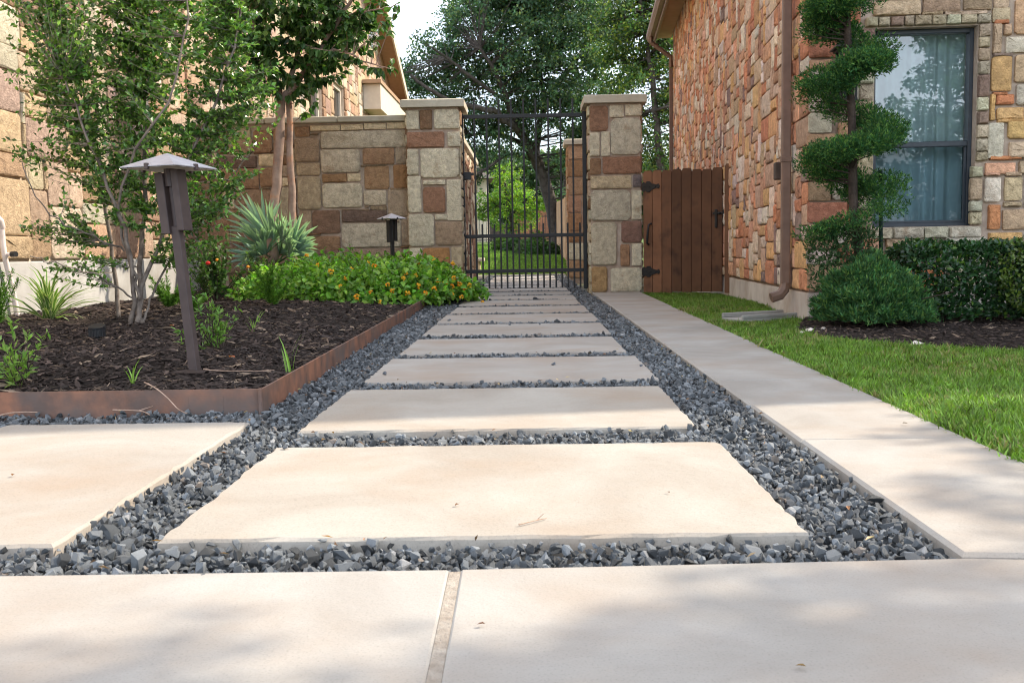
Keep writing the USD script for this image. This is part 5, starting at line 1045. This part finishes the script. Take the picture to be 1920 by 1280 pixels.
# ------------------------------------------------------------------ lamps, pipe and small things
def path_light(label, p, lean, yaw, hscale=1.0, cap=.16, metal='bronze'):
    t = thing('path_light', label, 'garden light', (p[0], p[1], p[2]), yaw)
    L = np.array([[1, 0, lean[0]], [0, 1, lean[1]], [0, 0, 1]]); s = .0135; H = .60*hscale
    S = lambda m: move(m, L)
    obj('post', S(box(-s*1.25, s*1.25, -s*.9, s*.9, -.1, H-.13, .002)), metal, t)
    hd = obj('head', S(cat_([box(-.046, -.012, -.024, .024, H-.155, H+.045, .002), box(.020, .046, -.024, .024, H-.145, H+.055, .002)])), metal, t)
    obj('stem', S(cat_([tube([(.002, 0, H-.13), (.002, 0, H+.0)], .0105, 8), tube([(.002, 0, H), (.002, 0, H+.058)], .020, 10)])), metal, hd)
    a = cap*.5; zt = H+.062; b = a*.93
    tp = np.array([(-a, -a, zt), (a, -a, zt), (a, a, zt), (-a, a, zt), (0, 0, zt+.048)])
    f = np.array([[0, 1, 4], [1, 2, 4], [2, 3, 4], [3, 0, 4]])
    cpn = obj('cap', S((np.vstack([tp, tp-[0, 0, .003]]), np.vstack([f, f[:, ::-1]+5, [[0, 5, 1], [1, 5, 6], [1, 6, 2], [2, 6, 7], [2, 7, 3], [3, 7, 8], [3, 8, 0], [0, 8, 5]]]))), 'lamp_top', t)
    obj('reflector', S((tp*[.97, .97, 1]-np.array([0, 0, .0055]), f[:, ::-1])), 'lamp_under', cpn)
    for x, y in ((0, -a), (a, 0), (0, a), (-a, 0)): obj('clip', S(box(x-.006, x+.006, y-.006, y+.006, zt-.012, zt+.008, .001)), metal, cpn)
    return t
path_light('tall bronze path light leaning at the front of the mulch bed', (-1.030, 3.29, .05), (-.125, .03), -20, 1.03, .215)
path_light('small dark path light standing in the lantana before the garden wall', (-1.185, 9.35, .04), (0.0, 0), 40, 1.08, .20, 'black_metal')
t = thing('spotlight', 'small black ground spotlight in the mulch left of the small tree', 'spotlight', (-1.945, 4.66, .06))
r_ = 14; ang = np.arange(r_)*2*np.pi/r_
obj('body', cat_([tube([(0, 0, .012), (.0, .0, .055)], [.034, .036], 14), tube([(0, 0, .0551), (0, -.002, .062)], [.039, .039], 14)]+[box(.034*math.cos(a)-.003, .034*math.cos(a)+.003, .034*math.sin(a)-.003, .034*math.sin(a)+.003, .014, .054) for a in ang]), 'black_metal', t)
obj('knuckle', trimesh.creation.icosphere(1, .014).apply_translation((0, 0, .004)), 'black_metal', t, smooth=True); obj('stake', tube([(0, 0, .0), (0, 0, -.10)], [.010, .004], 8), 'black_metal', t)
t = thing('water_pipe', 'pale plastic pipe with a black valve standing against the left house', 'pipe', (LX+.06, 6.55, 0))
obj('riser', tube(smooth_path([(0, .12, -.02), (0, .06, .25), (0, -.02, .50), (0, -.03, .66), (0, -.06, .70), (-.02, -.20, .715)], 24), .018, 10), 'pvc', t, smooth=True)
obj('elbow', tube([(0, -.025, .64), (0, -.04, .685), (-.003, -.075, .706)], .023, 10), 'pvc', t, smooth=True)
vb = obj('valve', tube([(0, 0, .47), (.055, -.02, .47)], .013, 8), 'pvc', t); obj('valve_cap', tube([(.05, -.018, .47), (.085, -.03, .47)], .019, 10), 'black_metal', vb)
t = thing('splash_block', 'grey concrete splash block in the grass under the downspout', 'splash block', (1.50, 6.16, 0), -62)
obj('trough', cat_([box(-.10, .10, -.24, .24, -.03, .012, .004), box(-.10, -.082, -.24, .24, .0121, .04, .004), box(.082, .10, -.24, .24, .0121, .034, .004)]), 'concrete_side', t)
rng = np.random.default_rng(99)
for (x, y, s, lab) in ((1.733, 4.33, .032, 'pale rounded stone lying alone in the right mulch bed'), (1.44, 4.93, .022, 'pale flat stone at the corner of the right mulch bed, nearest the house'), (1.39, 4.86, .016, 'pale chip left of the flat stone at the right bed corner'), (1.52, 4.98, .014, 'small pale chip by the juniper bush')):
    obj('stone', move(rock(rng, (1, .75, .5), 16), None, None) and ((lambda m: (m[0]*s+[x, y, float(rb_z(np.array(x), np.array(y)))+s*.3], m[1]))(rock(rng, (1, .75, .55), 16))), 'white_rock', label=lab, cat='stone', smooth=False)
for (x, y, s, lab) in ((.164, 3.844, .012, 'dark pebble alone near the middle of the third slab'), (.49, 3.731, .011, 'dark pebble at the right end of the third slab'), (-.448, 3.603, .012, 'dark pebble at the left front corner of the third slab'), (-.494, 3.688, .008, 'smaller dark pebble at the left edge of the third slab'), (-.435, 6.367, .013, 'dark pebble at the left end of the sixth slab'), (-.041, 5.92, .011, 'dark pebble on the middle of the fifth slab'), (.135, 5.925, .011, 'dark pebble right of the middle of the fifth slab'), (-.478, 2.235, .011, 'dark pebble on the far left corner of the first slab')):
    obj('pebble', (lambda m: (m[0]*s+[x, y, s*.5+.001], m[1]))(rock(rng)), 'gravel', label=lab, cat='pebble', tint=(.09, .10, .115))
def twig(label, P, r, name='twig', side=()):
    t = thing(name, label, 'twig'); obj('stem', tube(smooth_path(P, 14), np.linspace(r, r*.5, 14), 5), 'twig', t, smooth=True)
    for S_ in side: obj('side_shoot', tube(S_, [r*.6, r*.3], 4), 'twig', t)
twig('bare pale twig leaning over the front of the steel edging', [(-1.05, 2.90, .075), (-1.0, 2.842, .068), (-.95, 2.80, .045), (-.91, 2.78, .012), (-.88, 2.76, .004)], .0024)
twig('bare twig lying on the gravel before the steel edging', [(-1.10, 2.79, .012), (-1.06, 2.76, .016), (-1.02, 2.77, .012), (-.97, 2.72, .008)], .0023, side=[[(-1.02, 2.77, .012), (-.99, 2.80, .02)]])
twig('bare twig on the gravel at the far left', [(-1.40, 2.70, .006), (-1.36, 2.74, .016), (-1.31, 2.78, .010)], .0024)
twig('tiny dark twig near the front edge of the first slab', [(.055, 1.575, .005), (.075, 1.59, .006), (.10, 1.615, .004)], .0016, side=[[(.085, 1.60, .006), (.095, 1.605, .014)]])
twig('long pale twig lying across the mulch before the steel edging', [(-.98, 3.22, .075), (-.90, 3.18, .073), (-.82, 3.19, .07), (-.75, 3.22, .068)], .002)
lr = np.random.default_rng(123); p = scatter(near, .11, lr); p = p[lr.random(len(p)) < .55]; n = len(p)
c = tints(lr, n, (.16, .085, .045), .4, (.36, .27, .17), .35)
obj('leaf_litter', leaf_cloud(np.c_[p, np.full(n, .004)+lr.uniform(0, .006, n)], np.c_[lr.normal(size=(n, 2)), lr.normal(0, .25, n)], unit(np.array([0, 0, 1.])+lr.normal(0, .4, (n, 3))), lr.uniform(.008, .022, n), lr.uniform(.003, .009, n), c, .3), 'leaf_dull', kind='stuff', label='brown bits of leaf caught between the gravel', cat='leaf litter')
def dry_leaf(label, p, L, c, yaw=0):
    n = 1; m = leaf_cloud(np.array([p]), np.array([[math.cos(yaw), math.sin(yaw), .12]]), np.array([[.1, .1, 1.]]), L, L*.5, c, .3, True); obj('fallen_leaf', m, 'leaf_dull', label=label, cat='leaf')
for p, L, c, lab in (((-.05, 1.71, .005), .012, (.12, .05, .02), 'tiny brown leaf on the middle of the first slab'), ((-.97, 1.98, .006), .014, (.14, .06, .02), 'brown leaf on the left slab'), ((.02, 1.15, .004), .010, (.10, .04, .02), 'tiny brown leaf on the pavement left of the joint'), ((.98, 2.44, .006), .014, (.08, .05, .03), 'dark leaf on the edge path near its nearest joint'), ((-.98, 3.5, .085), .035, (.38, .12, .06), 'orange dry leaf in the mulch beside the light post'), ((-1.72, 5.05, .09), .03, (.5, .2, .12), 'orange dry leaf in the mulch right of the spotlight'), ((.32, 1.78, .005), .009, (.1, .04, .02), 'tiny brown speck of leaf on the right of the first slab'), ((.36, 1.02, .004), .011, (.2, .12, .05), 'tan leaf on the pavement right of the joint')):
    dry_leaf(lab, p, L, c, rng.uniform(0, 6))

# ------------------------------------------------------------------ trees beside and behind the camera: they throw the dapples and stand mirrored in the window
big_tree('shade_tree', 'tree right of the frame whose crown dapples the pavement with shade',
    [([(6.9, 2.4, -.05), (6.8, 2.4, 1.6), (6.6, 2.4, 3.0), (6.4, 2.4, 4.4), (6.2, 2.3, 5.6)], .11, .04), ([(6.7, 2.4, 2.6), (6.2, 2.5, 3.8), (5.6, 2.2, 5.0)], .05, .02), ([(6.6, 2.4, 3.0), (6.9, 2.9, 3.9), (7.2, 3.6, 4.7)], .05, .02), ([(6.5, 2.4, 3.5), (6.4, 1.6, 4.4), (6.2, .9, 5.2)], .05, .02)],
    [(5.3, 2.87, 4.4, 0.4, 0.18, 0.22, 9), (5.88, 2.88, 4.52, 0.35, 0.22, 0.22, 8), (5.83, 3.55, 4.45, 0.16, 0.36, 0.22, 7), (5.13, 2.79, 4.54, 0.25, 0.08, 0.22, 6), (4.46, 2.79, 4.55, 0.13, 0.07, 0.22, 3), (5.78, 4.05, 4.33, 0.12, 0.25, 0.22, 4), (5.55, 2.29, 4.31, 0.9, 0.35, 0.22, 34), (7.01, 3.12, 4.63, 0.6, 0.5, 0.22, 18)],
    0, 0, 0, 34, .10, (.04, .09, .02), (.09, .16, .03), .15, 101, clump=.17, tr=.012)
for k, (x, y, h, lab) in enumerate(((6.5, -9, 5.2, 'feathery conifer mirrored in the middle of the upper window pane'), (9.5, -11, 4.6, 'lower tree mirrored at the right of the window'), (5.2, -14, 5.0, 'tree mirrored at the left of the window'))):
    big_tree('mirrored_tree', lab, [([(x, y, -.05), (x, y, h*.35), (x+.05, y, h*.7), (x, y, h)], .14, .02)], [(x, y, h*.30, 1.6, 1.4, h*.22, 90), (x, y, h*.55, 1.1, 1.0, h*.2, 80), (x, y, h*.82, .55, .5, h*.18, 45)], 0, 0, 0, 40, .13, (.035, .075, .025), None, 0, 110+k, clump=.30, tr=.02)

GROUPS = {'gate_pillar': 'stone pillars beside the path', 'path_light': 'bronze path lights in the mulch bed', 'sprout': 'grass sprouts in the mulch', 'far_shrub': 'shrubs in the far bed', 'pebble': 'loose dark pebbles on the slabs', 'feathery_fern': 'feathery ferns of the left bed', 'stone': 'pale stones in the right mulch bed', 'fallen_leaf': 'dry leaves on paving and mulch', 'twig': 'bare twigs lying about', 'live_oak': 'live oaks behind the gate', 'mirrored_tree': 'trees mirrored in the window', 'stepping_slab': 'limestone slabs of the gravel path', 'leafy_plant': 'leafy plants of the left bed', 'board_fence': 'board fences beyond the gate'}
for p in stage.GetPrimAtPath('/World').GetChildren():
    b = p.GetName().rsplit('_', 1)[0] if p.GetName()[-3:].isdigit() else p.GetName()
    if b in GROUPS and p.GetCustomDataByKey('label'): p.SetCustomDataByKey('group', GROUPS[b])
